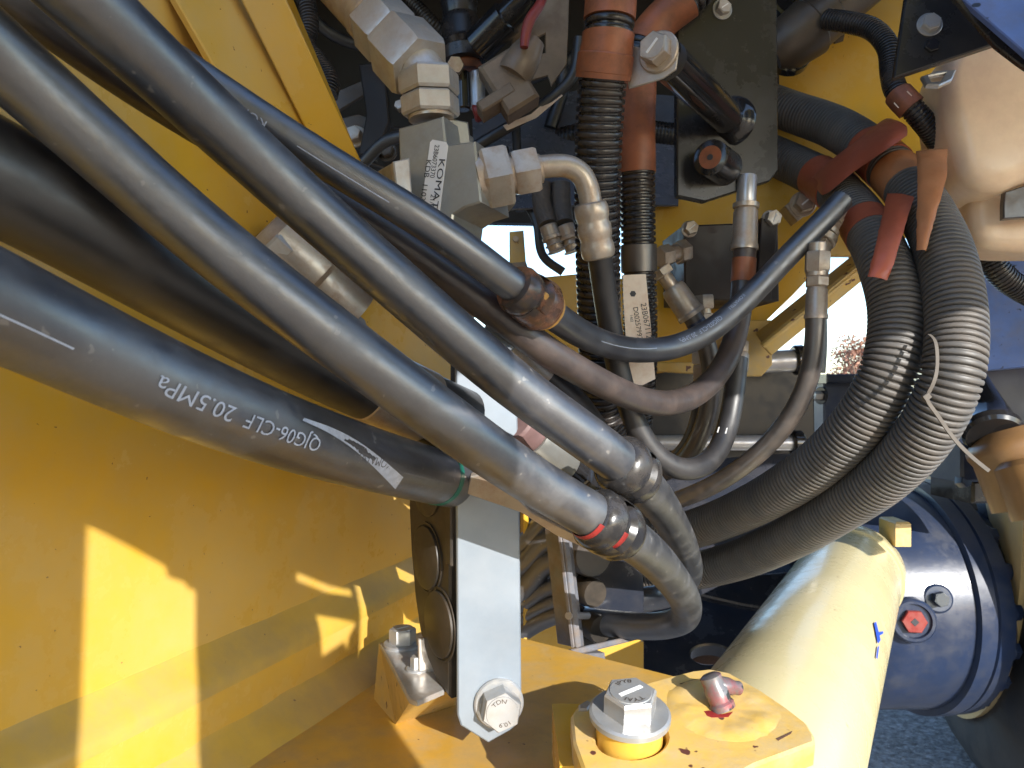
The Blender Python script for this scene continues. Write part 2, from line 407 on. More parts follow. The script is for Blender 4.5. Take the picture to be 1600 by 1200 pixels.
M['tie'] = mat('clear_cable_tie', (0.10, 0.085, 0.07), 0.75, var=0.1)
M['leaf'] = mat('autumn_leaf', (0.34, 0.17, 0.11), 0.7, var=0.4, vscale=3)
M['bark'] = mat('bark', (0.16, 0.11, 0.08), 0.9, var=0.3)
M['grease_red'] = mat('red_grease_paint', (0.22, 0.018, 0.016), 0.5, var=0.25, vscale=60)
M['stub'] = mat('smeared_stub_steel', (0.16, 0.15, 0.15), 0.45, metal=0.3, var=0.3, vscale=60, dust=((0.32, 0.02, 0.025), 0.95, 70), spots=((0.03, 0.03, 0.03), 0.62, 90))
M['pink'] = mat('faded_pink_band', (0.17, 0.10, 0.095), 0.6, var=0.25, vscale=40)
M['hose_rust'] = mat('rust_caked_hose', (0.045, 0.036, 0.034), 0.48, var=0.3, vscale=30, bump=(220, 0.35, 0.0007), dust=((0.11, 0.065, 0.042), 0.35, 38), spec=0.7)
M['rust'] = mat('dark_rust', (0.10, 0.05, 0.03), 0.8, var=0.4, vscale=60)
M['bluemark'] = mat('blue_sticker', (0.02, 0.07, 0.55), 0.4, var=0.1)
M['greencol'] = mat('green_sleeve_edge', (0.01, 0.13, 0.09), 0.4, var=0.1)

def plate(name, parent, m, outline, o, n, thick, b=0.0012, holes=()):
    n = n.normalized()
    pts = [hit(x, y, o, n) for x, y in outline]
    hs = [[hit(x, y, o, n) for x, y in h] for h in holes]
    return MB().prism(pts, -n, thick, b, hs).build(name, m, parent, angle=25)
def ell(cx, cy, rx, ry, n=28, rot=0.0):
    c, s = math.cos(rot), math.sin(rot)
    return [(cx + rx * math.cos(2 * PI * i / n) * c - ry * math.sin(2 * PI * i / n) * s,
             cy + rx * math.cos(2 * PI * i / n) * s + ry * math.sin(2 * PI * i / n) * c) for i in range(n)]
def circ3(c, n, r, k=32):
    ex, ey, n = axes(n); return [c + (ex * math.cos(2 * PI * i / k) + ey * math.sin(2 * PI * i / k)) * r for i in range(k)]

def bolt(parent, pos, n, af, hh=None, wr=None, wt=0.003, rot=0.3, mark=0, txt=None, hm='bolt', wm='bolt', name='bolt', flange=False):
    """hex bolt head (with washer and head marking as its pieces) sitting on pos, pointing along n"""
    ex, ey, n = axes(n); hh = hh or af * 0.55; base = pos
    mb = MB()
    if flange:
        mb.lathe(pos, n, [(0, af * 0.68), (af * 0.08, af * 0.66), (af * 0.16, af * 0.5)], 28); base = pos + n * (af * 0.10)
    if wr: base = pos + n * wt
    mb.hexp(base - n * 0.0004, n, af, hh, phase=rot, u=ex)
    mb.lathe(base + n * (hh - 0.0008), n, [(0, af * 0.455), (0.0011, af * 0.44)], 28)
    hd = mb.build(name, M[hm], parent, angle=30)
    depth = 0; q = parent
    while q: depth += 1; q = q.parent
    sub = hd if depth < 2 else parent
    if wr: MB().lathe(pos, n, [(0, wr), (wt * 0.7, wr), (wt, wr - wt * 0.35)], 36).build('washer', M[wm], sub)
    top = base + n * (hh + 0.0004)
    if mark:
        a = rot + mark; dx = ex * math.cos(a) + ey * math.sin(a); dy = n.cross(dx)
        MB().box(top, dx, dy, n, af * 0.30, af * 0.045, 0.0003).build('paint_mark', M['white'], sub)
    if txt:
        for i, t in enumerate(txt):
            arc_text('head_marking', t, af * 0.17, top, ex, ey, af * 0.27, PI * 0.8 - i * PI * 1.05, M['rust'] if hm == 'x' else M['grime_metal'], sub, lift=0.0003)
    return hd

# ================================================================== SETTING
def slab(name, pts, z0, m, kind='structure'):
    o = link(name, pts, [tuple(range(len(pts)))], m, smooth=False); o['kind'] = kind; return o
ground = slab('ground', [V((-60, -60, 0)), V((60, -60, 0)), V((60, 90, 0)), V((-60, 90, 0))], 0, M['asphalt'])

slab('dirt_ground', [V((-40, -40, 0.004)), V((40, -40, 0.004)), V((40, -0.2, 0.004)), V((-40, 0.9, 0.004))], 0, M['dirt'])

# ------------------------------------------------------------------ yellow front frame (wall, ledge, floor plate)
WD = V((0.384, 0.923, 0)).normalized(); WN = V((WD.y, -WD.x, 0))
W0 = V((-0.3286, 0.4728, CAMZ))
frame = thing('chassis_wall', 'yellow painted steel side wall with ledge and floor plate behind the hoses', 'chassis wall', (-0.2, 0.7, CAMZ - 0.30))
def onwall(x, y, off=0.0): return hit(x, y, W0 + WN * off, WN)
wa = W0 - WD * 0.75
top_cut = [onwall(452, -20), onwall(562, 245), onwall(640, 430), onwall(705, 560)]
wb = onwall(705, 760)
pts = [V((wa.x, wa.y, CAMZ - 0.245)), V((wa.x, wa.y, CAMZ + 0.62)), V((top_cut[0].x, top_cut[0].y, CAMZ + 0.62)) ] + top_cut + [V((wb.x, wb.y, CAMZ - 0.245))]
MB().prism(pts, -WN, 0.02, 0.002).build('side_wall', M['yellow'], frame)
def along(o, z): return W0 + WN * (o * 1.06) + V((0, 0, z * 1.06))
def strip(name, prof, m, t0=-0.75, t1=0.62, k=40, jit=0.0):
    vs = []; fs = []; n = len(prof)
    for i in range(k + 1):
        t = t0 + (t1 - t0) * i / k
        for j, (o, z) in enumerate(prof):
            q = mnoise.noise(V((t * 22, j * 3.1, 0))) * jit
            vs.append(along(o + q, z + q * 0.7) + WD * t)
    for i in range(k):
        for j in range(n - 1): fs.append((i * n + j, i * n + j + 1, (i + 1) * n + j + 1, (i + 1) * n + j))
    return link(name, vs, fs, m, frame, True, 75)
strip('ledge_bevel', [(-0.002, -0.206), (0.0004, -0.2105), (0.004, -0.2150), (0.010, -0.2212), (0.016, -0.2272), (0.0202, -0.2318), (0.0220, -0.2360), (0.0226, -0.2420)], M['yellow_grime'], jit=0.0006, k=140)
strip('ledge_face', [(0.0226, -0.2418), (0.0228, -0.2730)], M['yellow'], k=4)
strip('weld_fillet', [(0.0226, -0.2710), (0.0236, -0.2760), (0.036, -0.2855), (0.049, -0.2962), (0.053, -0.300)], M['yellow_grime'], jit=0.0010, k=160)
FZ = CAMZ - 0.315
UPZ = V((0, 0, 1))
def onfloor(x, y, z=FZ): return hit(x, y, V((0, 0, z)), UPZ)
fl = [onfloor(815, 996), onfloor(940, 1027), onfloor(1062, 1058), V((0.17, 0.35, FZ)), V((-0.75, 0.2, FZ)), V((-0.75, 0.4, FZ)), onwall(560, 940) * 1.0]
fl[-1] = W0 + WD * 0.62 + WN * 0.02; fl[-1].z = FZ
MB().prism(fl, -UPZ, 0.022, 0.002).build('floor_plate', M['yellow_dusty'], frame)
# folded post rising at the end of the wall
def quadplate(name, parent, m, q, thick=0.008):
    p = [P(*a) for a in q]; n = (p[1] - p[0]).cross(p[3] - p[0]).normalized()
    if n.y > 0: n = -n
    c = sum(p, V((0, 0, 0))) / 4
    # force the outline flat
    p = [a - n * (a - c).dot(n) for a in p]
    return MB().prism(p, -n, thick, 0.0012).build(name, m, parent, angle=25)
quadplate('post_web', frame, M['yellow'], [(262, -30, .585), (372, -30, .66), (495, 245, .70), (420, 245, .63)], 0.006)
quadplate('post_flange', frame, M['yellow'], [(362, -30, .640), (433, -30, .645), (572, 270, .70), (512, 270, .695)], 0.010)
# chipped paint behind the hoses
for q in ([(543, 462), (556, 470), (552, 484), (540, 476)], [(560, 492), (570, 500), (574, 512), (586, 520), (580, 526), (566, 514), (556, 500)]):
    MB().prism([onwall(x, y, 0.0012) for x, y in q], -WN, 0.0008).build('bare_patch', M['weathered'], frame, smooth=False)

# ------------------------------------------------------------------ rear frame: yellow cross member, black cross beam, navy plates
rear = thing('yellow_cross_member', 'yellow cross member with folded lower lip behind the black valve block', 'cross member', P(1100, 585, 1.0))
RN = V((-0.10, -1, 0)).normalized(); R0 = P(1100, 450, 1.02)
plate('web', rear, M['yellow'], [(1018, 585), (1018, 330), (1120, 240), (1235, 70), (1330, -20), (1520, -20), (1520, 300), (1375, 400), (1352, 428), (1330, 400), (1296, 400), (1240, 460), (1178, 520), (1178, 560)], R0, RN, 0.012, 0.0015)
plate('lower_gusset', rear, M['yellow_worn'], [(1168, 500), (1205, 500), (1207, 570), (1190, 588), (1150, 588), (1020, 580), (1020, 566), (1110, 566)], R0 + RN * 0.03, RN, 0.028, 0.0015)
quadplate('folded_lip', rear, M['yellow_worn'], [(1180, 520, .985), (1338, 393, .985), (1352, 412, .94), (1192, 540, .94)], 0.004)
quadplate('lip_edge', rear, M['yellow_worn'], [(1192, 540, .94), (1352, 408, .94), (1364, 426, .955), (1206, 556, .955)], 0.006)
plate('side_bracket', rear, M['yellow'], [(838, 434), (902, 428), (1022, 440), (1022, 600), (1010, 612), (1006, 660), (975, 700), (905, 745), (838, 745)], P(900, 500, 1.08), V((0.05, -1, 0)), 0.01, 0.0015)
plate('small_tab', rear, M['yellow_worn'], [(796, 362), (818, 360), (822, 412), (796, 412)], P(800, 390, 1.0), V((0, -1, 0)), 0.006)
bolt(rear, hit(806, 374, P(800, 390, 1.0), V((0, -1, 0))), V((0, -1, 0)), 0.008, hm='zinc_dusty')
plate('tab_foot', rear, M['zinc_dusty'], [(780, 412), (822, 408), (826, 420), (786, 428)], P(800, 415, 0.99), V((0, -0.6, 0.8)), 0.02)
plate('lower_upright', rear, M['yellow'], [(818, 1010), (818, 960), (872, 930), (1006, 1004), (1006, 1080), (820, 1060)], P(950, 1010, 1.12), V((0, -1, 0)), 0.01)
plate('back_strip', rear, M['yellow'], [(818, 800), (826, 800), (826, 1000), (818, 1000)], P(822, 900, 1.0), V((0.2, -1, 0)), 0.02)

beam = thing('black_cross_beam', 'glossy black cross beam with bright steel bars under the yellow member', 'cross beam', P(1130, 720, 1.2))
BN = V((0.06, -1, 0.0)).normalized(); B0 = P(1130, 630, 1.2)
plate('front_plate', beam, M['beam'], [(880, 560), (1180, 560), (1250, 548), (1272, 560), (1276, 800), (880, 800)], B0, BN, 0.03, 0.003)
MB().cyl(P(1175, 567, 1.13), P(1246, 563, 1.13), 0.017, b=0.002).build('pin', M['steel_bar'], beam)
MB().cyl(P(1239, 563, 1.13), P(1256, 562, 1.13), 0.023, b=0.003).build('pin_collar', M['black'], beam)
MB().cyl(P(985, 692, 1.16), P(1246, 692, 1.16), 0.012, b=0.002).build('rod', M['steel_bar'], beam)
MB().cyl(P(1236, 692, 1.16), P(1254, 692, 1.16), 0.020, b=0.003).build('rod_nut', M['black'], beam)
plate('lower_flange', beam, M['navy'], [(1000, 712), (1280, 706), (1300, 800), (1000, 830)], P(1140, 740, 1.18), V((0, -0.75, 0.66)), 0.02, 0.002)

belly = thing('navy_belly_plate', 'dusty navy rear belly plate with an oval hole beside the yellow cylinder', 'belly plate', P(1050, 1060, 1.25))
plate('sloping_plate', belly, M['navy'], [(860, 960), (980, 905), (1290, 840), (1290, 1120), (860, 1150)], P(1060, 1000, 1.30), V((0, -0.55, 0.83)), 0.03, 0.003, holes=[ell(1110, 1022, 31, 15)])
plate('upper_plate', belly, M['navy'], [(820, 770), (1340, 760), (1340, 930), (1160, 960), (820, 960)], P(1100, 850, 1.55), V((0, -1, 0)), 0.02)
plate('sunlit_step', belly, M['navy'], [(1090, 905), (1260, 890), (1250, 960), (1160, 945), (1095, 930)], P(1180, 925, 1.30), V((0, -0.7, 0.7)), 0.015, 0.003)
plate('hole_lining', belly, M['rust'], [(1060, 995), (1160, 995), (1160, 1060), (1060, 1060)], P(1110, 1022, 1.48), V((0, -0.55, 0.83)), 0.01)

# ------------------------------------------------------------------ dark engine bay behind the fittings
bay = thing('engine_bay_shell', 'dark grimy engine bay panels above and behind the fittings', 'engine bay', V((0.2, 1.6, CAMZ + 0.2)))
plate('back_panel', bay, M['grime'], [(330, -120), (1420, -120), (1420, 60), (1230, 200), (1130, 330), (1000, 352), (700, 346), (690, 480), (560, 480), (330, 480)], P(800, 100, 1.55), V((0, -1, 0)), 0.03)
MB().box(V((0.35, 1.12, CAMZ + 0.86)), V((1, 0, 0)), V((0, 1, 0)), V((0, 0, 1)), 1.05, 0.52, 0.01).build('deck_underside', M['grime'], bay)
MB().box(V((-0.62, 1.3, CAMZ + 0.45)), V((0, 1, 0)), V((0, 0, 1)), V((1, 0, 0)), 0.45, 0.42, 0.01).build('left_panel', M['grime'], bay)
MB().box(V((1.35, 1.45, CAMZ + 0.5)), V((0, 1, 0)), V((0, 0, 1)), V((1, 0, 0)), 0.35, 0.4, 0.01).build('right_panel', M['grime'], bay)
MB().box(V((-0.35, 1.6, CAMZ - 0.45)), V((1, 0, 0)), V((0, 0, 1)), V((0, 1, 0)), 0.42, 0.5, 0.01).build('lower_panel', M['grime'], bay)

# ------------------------------------------------------------------ unseen panel added to shade the hoses, openings cut for the sun patches
US = V((-SUN_H.y, SUN_H.x, 0))
if US.y < 0: US = -US
def shade_pt(u, v, s=0.6):          # point of the added panel standing across the light, s metres towards the sun
    t = math.tan(SUN_EL); p = SUN_H * s + US * u; p.z = CAMZ + v + s * t; return p
body = thing('sun_blocker_panel', 'unseen yellow sheet added to block the sun, with openings shaping the sun patches', 'sun blocker', V((0.5, -0.8, 0)))
def uv(x, y, d):
    p = P(x, y, d); s = p.dot(SUN_H); return (p.dot(US), p.z - CAMZ - s * math.tan(SUN_EL))
def wuv(x, y):
    p = onwall(x, y); t = math.tan(SUN_EL); return (p.dot(US), p.z - CAMZ - p.dot(SUN_H) * t)
e1 = uv(798, 722, 0.486); e2 = uv(798, 604, 0.498); VT = .235
notch = [wuv(128, 1250), wuv(128, 1085), wuv(137, 818), wuv(200, 850), wuv(258, 882), wuv(262, 899), wuv(288, 907), wuv(293, 916), wuv(305, 920), wuv(305, 1250)]
o1 = [(-0.7, 1.15), (-0.7, -0.28), (notch[0][0], -0.28)] + notch[1:-1] + [(notch[-1][0], -0.28), (e1[0] - .02, -0.28), (e1[0] - .004, e1[1] - .08), e1, e2, (e2[0] + .006, VT), (1.7, VT - .02), (1.7, 1.15)]
slits = [[(475, 841), (545, 851), (545, 873), (520, 864)], [(464, 893), (513, 913), (545, 921), (545, 934), (510, 925), (463, 906)],
         [(489, 962), (545, 977), (533, 1000), (531, 1018), (527, 1006), (493, 1028)]]
hs = [[shade_pt(*wuv(x, y)) for x, y in q] for q in slits]
MB().prism([shade_pt(u, v) for u, v in o1], SUN_H, 0.004, 0.0, hs).build('side_panel', M['yellow'], body)  # added sun blocker: notch and slits let through the wall's sun patches

# ================================================================== HOSES
def hpath(pts): return Path([P(*p) for p in pts], smooth=70)
def hose(name, label, path, r, m, group=None, cat='hose'):
    t = thing(name, label, cat, path.c[0], group)
    o = path.plain(r, n=32, wob=0.012, seed=len(bpy.data.objects) * 1.7).build('rubber_tube', M[m], t)
    return t
# H0 lowest big hose with print, going into the black clamp
h0p = hpath([(-150, 415, .255), (0, 478, .292), (135, 544, .325), (270, 606, .355), (405, 661, .405), (540, 706, .475), (640, 734, .535), (690, 747, .577), (704, 751, .592)])
h0 = hose('hydraulic_hose', 'thick black hose printed in pale letters running into the black clamp block', h0p, .0212, 'hose')
print_on_hose('hose_print', h0p, .0212, 456, 676, 'QJG06-CLF  20.5MPa', .0112, M['print'], h0, tilt=0.05, stretch=1.08)
stripe_on_hose('print_dash', h0p, .0212, (-60, 440), (75, 515), .0009, M['print'], h0, tilt=0.12)
stripe_on_hose('print_dash', h0p, .0212, (596, 722), (672, 742), .0007, M['print_dim'], h0, tilt=0.12)
print_on_hose('hose_print', h0p, .0212, 572, 712, '\u25a0\u25a0\u25a0 \u25a0\u25a0\u25a0' if False else 'KOMATSU', .0075, M['print_dim'], h0, tilt=0.02)
def onhose(p, r, x, y):
    """point of the hose skin seen at a pixel"""
    c, t, u = p.at(p.near(x, y)); o = V((0, 0, CAMZ)); d = (P(x, y, 1) - o).normalized(); w = o - c
    dd = d - t * d.dot(t); ww = w - t * w.dot(t); A_ = dd.dot(dd); B_ = 2 * dd.dot(ww); C_ = ww.dot(ww) - r * r
    return o + d * ((-B_ - math.sqrt(max(0, B_ * B_ - 4 * A_ * C_))) / (2 * A_))
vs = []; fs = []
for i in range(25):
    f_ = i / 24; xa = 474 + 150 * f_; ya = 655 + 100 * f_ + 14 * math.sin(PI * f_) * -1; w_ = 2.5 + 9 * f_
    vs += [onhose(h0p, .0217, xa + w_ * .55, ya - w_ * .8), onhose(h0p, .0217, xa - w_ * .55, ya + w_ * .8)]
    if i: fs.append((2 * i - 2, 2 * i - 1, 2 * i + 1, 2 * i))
link('pale_streak', vs, fs, M['print'], h0, smooth=False)  # tapering pale streak laid on the hose skin
s_g = h0p.near(681, 745)
h0p.plain(.0216, s_g, s_g + .006).build('sleeve_edge', M['greencol'], h0)

# H3 wide dull hose behind
h3p = hpath([(-150, 205, .335), (0, 276, .362), (200, 392, .412), (400, 507, .48), (540, 582, .53), (640, 626, .565), (720, 660, .60)])
h3 = hose('hydraulic_hose', 'widest dull black hose lying between the two printed big hoses', h3p, .0275, 'hose_dull')
s3 = h3p.near(575, 600)
h3p.tube([(s3, .0260), (s3 + .002, .0287), (s3 + .012, .0290), (s3 + .03, .0287), (s3 + .05, .0285), (s3 + .055, .0245)], 32).build('crimp_ferrule', M['zinc_dusty'], h3)

# H1 lower sunlit hose, loops back right
h1p = hpath([(-150, -40, .295), (0, 88, .333), (300, 356, .382), (540, 541, .42), (740, 688, .467), (800, 730, .498), (870, 775, .520), (945, 817, .540), (1000, 853, .60), (1045, 898, .70), (1072, 942, .80), (1062, 972, .90), (1022, 981, .93), (965, 975, .96), (915, 970, .98)])
h1 = hose('hydraulic_hose', 'black hose with red ringed rubber guard, looping below into the grey stand', h1p, .0168, 'hose')
# H2 upper sunlit hose
h2p = hpath([(0, -125, .305), (135, 0, .336), (285, 142, .388), (452, 296, .44), (643, 464, .475), (750, 558, .500), (800, 600, .513), (880, 658, .530), (960, 716, .552), (1010, 762, .62), (1048, 815, .74), (1072, 868, .87), (1074, 905, .97), (1045, 932, 1.02), (985, 938, 1.04), (915, 935, 1.05)])
h2 = hose('hydraulic_hose', 'black hose with plain dark rubber guard and faint print along its underside', h2p, .0168, 'hose')
print_on_hose('hose_print', h2p, .0168, 697, 512, 'QJG05-CLF   20.5MPa', .0074, M['print_dim'], h2, tilt=1.02, stretch=1.25)
def half_ring(p, r, d0, d1, m, parent, a0, a1, name):
    vs = []; fs = []; k = 24; ds = [d0, d0 * .7 + d1 * .3, d0 * .3 + d1 * .7, d1]; rr = [1.0, 1.05, 1.05, 1.0]
    for i in range(k + 1):
        for d, q in zip(ds, rr):
            c, t, u = p.at(d); view = (V((0, 0, CAMZ)) - c); view = (view - t * view.dot(t)).normalized(); w = t.cross(view)
            a = a0 + (a1 - a0) * i / k; vs.append(c + (view * math.cos(a) + w * math.sin(a)) * r * q)
    for i in range(k):
        for j in range(3): fs.append((i * 4 + j, i * 4 + j + 1, i * 4 + j + 5, i * 4 + j + 4))
    return link(name, vs, fs, M[m], parent)
def guard(h, p, r, x, y, red):
    s = p.near(x, y)
    g = p.tube([(s - .005, r * .98), (s - .003, r * 1.18), (s + .003, r * 1.38), (s + .010, r * 1.36), (s + .0145, r * 1.10), (s + .0195, r * 1.08),
                (s + .023, r * 1.32), (s + .030, r * 1.40), (s + .037, r * 1.28), (s + .041, r * .99)], 40).build('rubber_guard', M['rubber_clip'], h)
    vs = []; fs = []; k = 26        # bridges over the groove leave a slot on the camera side
    for i in range(k + 1):
        for d, rr in ((s + .009, 1.35), (s + .013, 1.40), (s + .021, 1.40), (s + .025, 1.33)):
            c, t, u = p.at(d); view = (V((0, 0, CAMZ)) - c); view = (view - t * view.dot(t)).normalized(); w = t.cross(view)
            a = 0.55 + (2 * PI - 1.75) * i / k
            vs.append(c + (view * math.cos(a) + w * math.sin(a)) * r * rr)
    for i in range(k):
        for j in range(3): fs.append((i * 4 + j, i * 4 + j + 1, i * 4 + j + 5, i * 4 + j + 4))
    link('guard_bridge', vs, fs, M['rubber_clip'], g)
    if red:
        c, t, u = p.at(s); view = (V((0, 0, CAMZ)) - c); view = (view - t * view.dot(t)).normalized(); w = t.cross(view)
        sg = 1 if w.z < 0 else -1
        half_ring(p, r * 1.06, s - .0075, s - .0005, 'grease_red', g, sg * .1, sg * 2.4, 'red_grease_ring')
        half_ring(p, r * 1.09, s + .014, s + .020, 'grease_red', g, sg * -.1, sg * .8, 'red_grease_ring')
    return g
guard(h1, h1p, .0168, 930, 808, True)
guard(h2, h2p, .0168, 968, 722, False)

# H4 thin hose with clip, ends at the right hand fitting
h4p = hpath([(100, -22, .44), (180, 36, .442), (321, 130, .450), (450, 216, .462), (600, 308, .477), (690, 362, .488), (798, 445, .515), (850, 481, .55), (900, 518, .60), (950, 540, .65), (1000, 549, .69), (1060, 543, .715), (1120, 512, .735), (1180, 455, .75), (1240, 390, .76), (1290, 342, .765), (1316, 312, .77)])
h4 = hose('hydraulic_hose', 'thin black hose with white print sweeping in a long bow to the banjo fitting', h4p, .0116, 'hose')
print_on_hose('hose_print', h4p, .0116, 1126, 510, 'QJG02-CLF  20.5MPa', .0064, M['print'], h4, tilt=-0.35, stretch=1.1)
stripe_on_hose('print_dash', h4p, .0116, (920, 530), (1010, 552), .0006, M['print'], h4, tilt=-0.15)
print_on_hose('hose_print', h4p, .0116, 436, 182, 'KOMATSU', .0068, M['print'], h4, tilt=0.1, stretch=1.2)
stripe_on_hose('print_dash', h4p, .0116, (478, 214), (610, 305), .0006, M['print'], h4, tilt=0.1)
print_on_hose('hose_print', h4p, .0116, 1165, 470, 'KOMATSU', .0052, M['print'], h4, tilt=-0.45)
s = h4p.near(806, 448)
cl = thing('hose_clip', 'rust stained rubber clip ring around the thin hose with amber collar', 'hose clip', h4p.at(s)[0])
r = .0116
h4p.tube([(s - .004, r * 1.0), (s - .003, r * 1.35), (s + .002, r * 1.55), (s + .010, r * 1.5), (s + .014, r * 1.25), (s + .018, r * 1.25), (s + .021, r * 1.6), (s + .030, r * 1.72), (s + .036, r * 1.5), (s + .037, r)], 36).build('rubber_ring', M['orange_clip'], cl)
h4p.tube([(s + .034, r), (s + .035, r * 1.42), (s + .040, r * 1.42), (s + .041, r)], 32).build('amber_collar', M['amber'], cl)
c, t, u = h4p.at(s + .016); view = (V((0, 0, CAMZ)) - c); view = (view - t * view.dot(t)).normalized(); w = t.cross(view)
dirv = (view * .8 - w * .6).normalized()
MB().lathe(c + dirv * r * 1.0 - w * .003, w, [(0, .003), (.001, .0042), (.008, .0042), (.009, .003)], 20).build('amber_stud', M['amber'], cl)
mb = MB()
vs = []; fs = []
for i in range(23):
    for d, rr in ((s + .009, 1.52), (s + .016, 1.62), (s + .023, 1.62)):
        c, t, u = h4p.at(d); view = (V((0, 0, CAMZ)) - c); view = (view - t * view.dot(t)).normalized(); w = t.cross(view)
        a = 0.2 + (2 * PI - 1.6) * i / 22; vs.append(c + (view * math.cos(a) + w * math.sin(a)) * r * rr)
for i in range(22):
    for j in range(2): fs.append((i * 3 + j, i * 3 + j + 1, i * 3 + j + 4, i * 3 + j + 3))
link('ring_bridge', vs, fs, M['orange_clip'], cl)

# H5 brown stained hose below it
h5p = hpath([(-60, -60, .372), (60, 22, .38), (160, 98, .405), (280, 176, .44), (400, 248, .475), (560, 338, .51), (660, 406, .525), (760, 476, .545), (830, 534, .565), (900, 577, .60), (960, 609, .64), (1010, 629, .675), (1060, 631, .71), (1100, 610, .74), (1135, 568, .77), (1152, 520, .79), (1160, 460, .80), (1163, 395, .80), (1165, 372, .80)])
h5 = hose('hydraulic_hose', 'thin rust dusted hose running under the clip and bending up to the ribbed ferrule', h5p, .0120, 'hose_rust')
f5 = h5p.near(1163, 388)
h5p.plain(.0128, h5p.near(1160, 440), h5p.near(1162, 402)).build('tape_band', M['tape'], h5)
def fitting(parent, p0, p1, segs, m='zinc_dusty'):
    """stack of turned and hexagonal collars along p0->p1: (kind, start, end, radius, material)"""
    ax = (p1 - p0); L = ax.length; ax.normalize()
    for kind, a, b_, rad, mm in segs:
        mb = MB(); A = p0 + ax * (a * L); h = (b_ - a) * L
        if kind == 'hex': mb.hexp(A, ax, rad * 1.8, h, phase=0.25, both=True); nm = 'hex_nut'
        elif kind == 'rib':
            k = 3; pr = [(0, rad * .8)]
            for i in range(k):
                pr += [(h * (i + .08) / k, rad * .92), (h * (i + .3) / k, rad), (h * (i + .7) / k, rad), (h * (i + .92) / k, rad * .92)]
            pr += [(h, rad * .8)]; mb.lathe(A, ax, pr, 28); nm = 'crimp_ferrule'
        elif kind == 'cup': mb.lathe(A, ax, [(0, rad * .8), (h * .12, rad * .95), (h * .85, rad), (h * .9, rad * 1.08), (h, rad * 1.08)], 28); nm = 'crimp_ferrule'
        else: mb.lathe(A, ax, [(0, rad * .92), (h * .1, rad), (h * .9, rad), (h, rad * .92)], 28); nm = 'collar'
        mb.build(nm, M[mm or m], parent, angle=28)
fitting(h5, P(1167, 285, .80), P(1163, 392, .80), [('col', -.1, .35, .0105, 'steel_bar'), ('col', .30, .38, .0138, None), ('cup', .36, .98, .0135, None)])

# H6 hose from the elbow, dips and turns up again
h6p = hpath([(936, 395, .665), (944, 450, .685), (954, 520, .70), (968, 590, .715), (986, 650, .72), (1006, 695, .725), (1035, 728, .73), (1072, 741, .74), (1108, 728, .76), (1132, 690, .785), (1144, 640, .80), (1150, 590, .81), (1153, 560, .815)])
h6 = hose('hydraulic_hose', 'black hose hanging from the steel elbow and turning up again at its end', h6p, .0112, 'hose_dull')
stripe_on_hose('paint_mark', h6p, .0112, (1133, 689), (1137, 676), .010, M['white'], h6, tilt=-0.4)
fitting(h6, P(1154, 510, .825), P(1151, 580, .815), [('col', 0, .4, .009, None), ('hex', .35, .6, .0125, None), ('col', .6, 1.0, .0125, None)])
# H7 hose at the right, from its long ferrule down and left
h7p = hpath([(1275, 480, .75), (1275, 530, .75), (1268, 585, .755), (1250, 632, .765), (1220, 676, .775), (1165, 727, .80), (1105, 764, .83), (1045, 786, .87), (990, 802, .93)])
h7 = hose('hydraulic_hose', 'brown dusted hose hanging in front of the sky gap beneath a long ferrule', h7p, .0102, 'hose_brown')
fitting(h7, P(1278, 385, .75), P(1275, 498, .75), [('col', -.05, .1, .009, None), ('hex', .08, .36, .0125, None), ('col', .34, .42, .0108, None), ('hex', .42, .56, .0112, None), ('cup', .55, 1.0, .0108, None)])
h7b = hpath([(1280, 400, .86), (1281, 500, .86), (1283, 560, .86), (1279, 582, .86)])
hose('hydraulic_hose', 'short black hose stub behind the hose with the long ferrule', h7b, .0075, 'hose_dull')
# H8 hoses under the valve block
h8p = hpath([(1080, 492, .86), (1098, 515, .86), (1112, 560, .87), (1112, 620, .88), (1098, 675, .90), (1070, 722, .93), (1030, 742, .97)])
h8 = hose('hydraulic_hose', 'brown hose leaving the slanted dusty ferrule beside the valve block', h8p, .0112, 'hose_brown')
fitting(h8, P(1030, 420, .86), P(1086, 500, .86), [('hex', 0, .14, .014, None), ('col', .1, .40, .0085, None), ('cup', .35, .92, .0155, None)])
h8p.plain(.0116, h8p.near(1090, 500), h8p.near(1100, 520)).build('blue_band', M['navy_bright'], h8)
h9p = hpath([(1100, 600, .90), (1096, 645, .91), (1082, 690, .93), (1055, 722, .96), (1020, 735, 1.0)])
h9 = hose('hydraulic_hose', 'black hose hanging from the pale fitting under the yellow gusset', h9p, .0108, 'hose_dull')
fitting(h9, P(1098, 530, .895), P(1098, 615, .90), [('col', 0, .25, .010, 'zinc'), ('hex', .22, .45, .014, 'zinc'), ('hex', .47, .72, .0125, None), ('col', .70, 1.0, .011, None)])

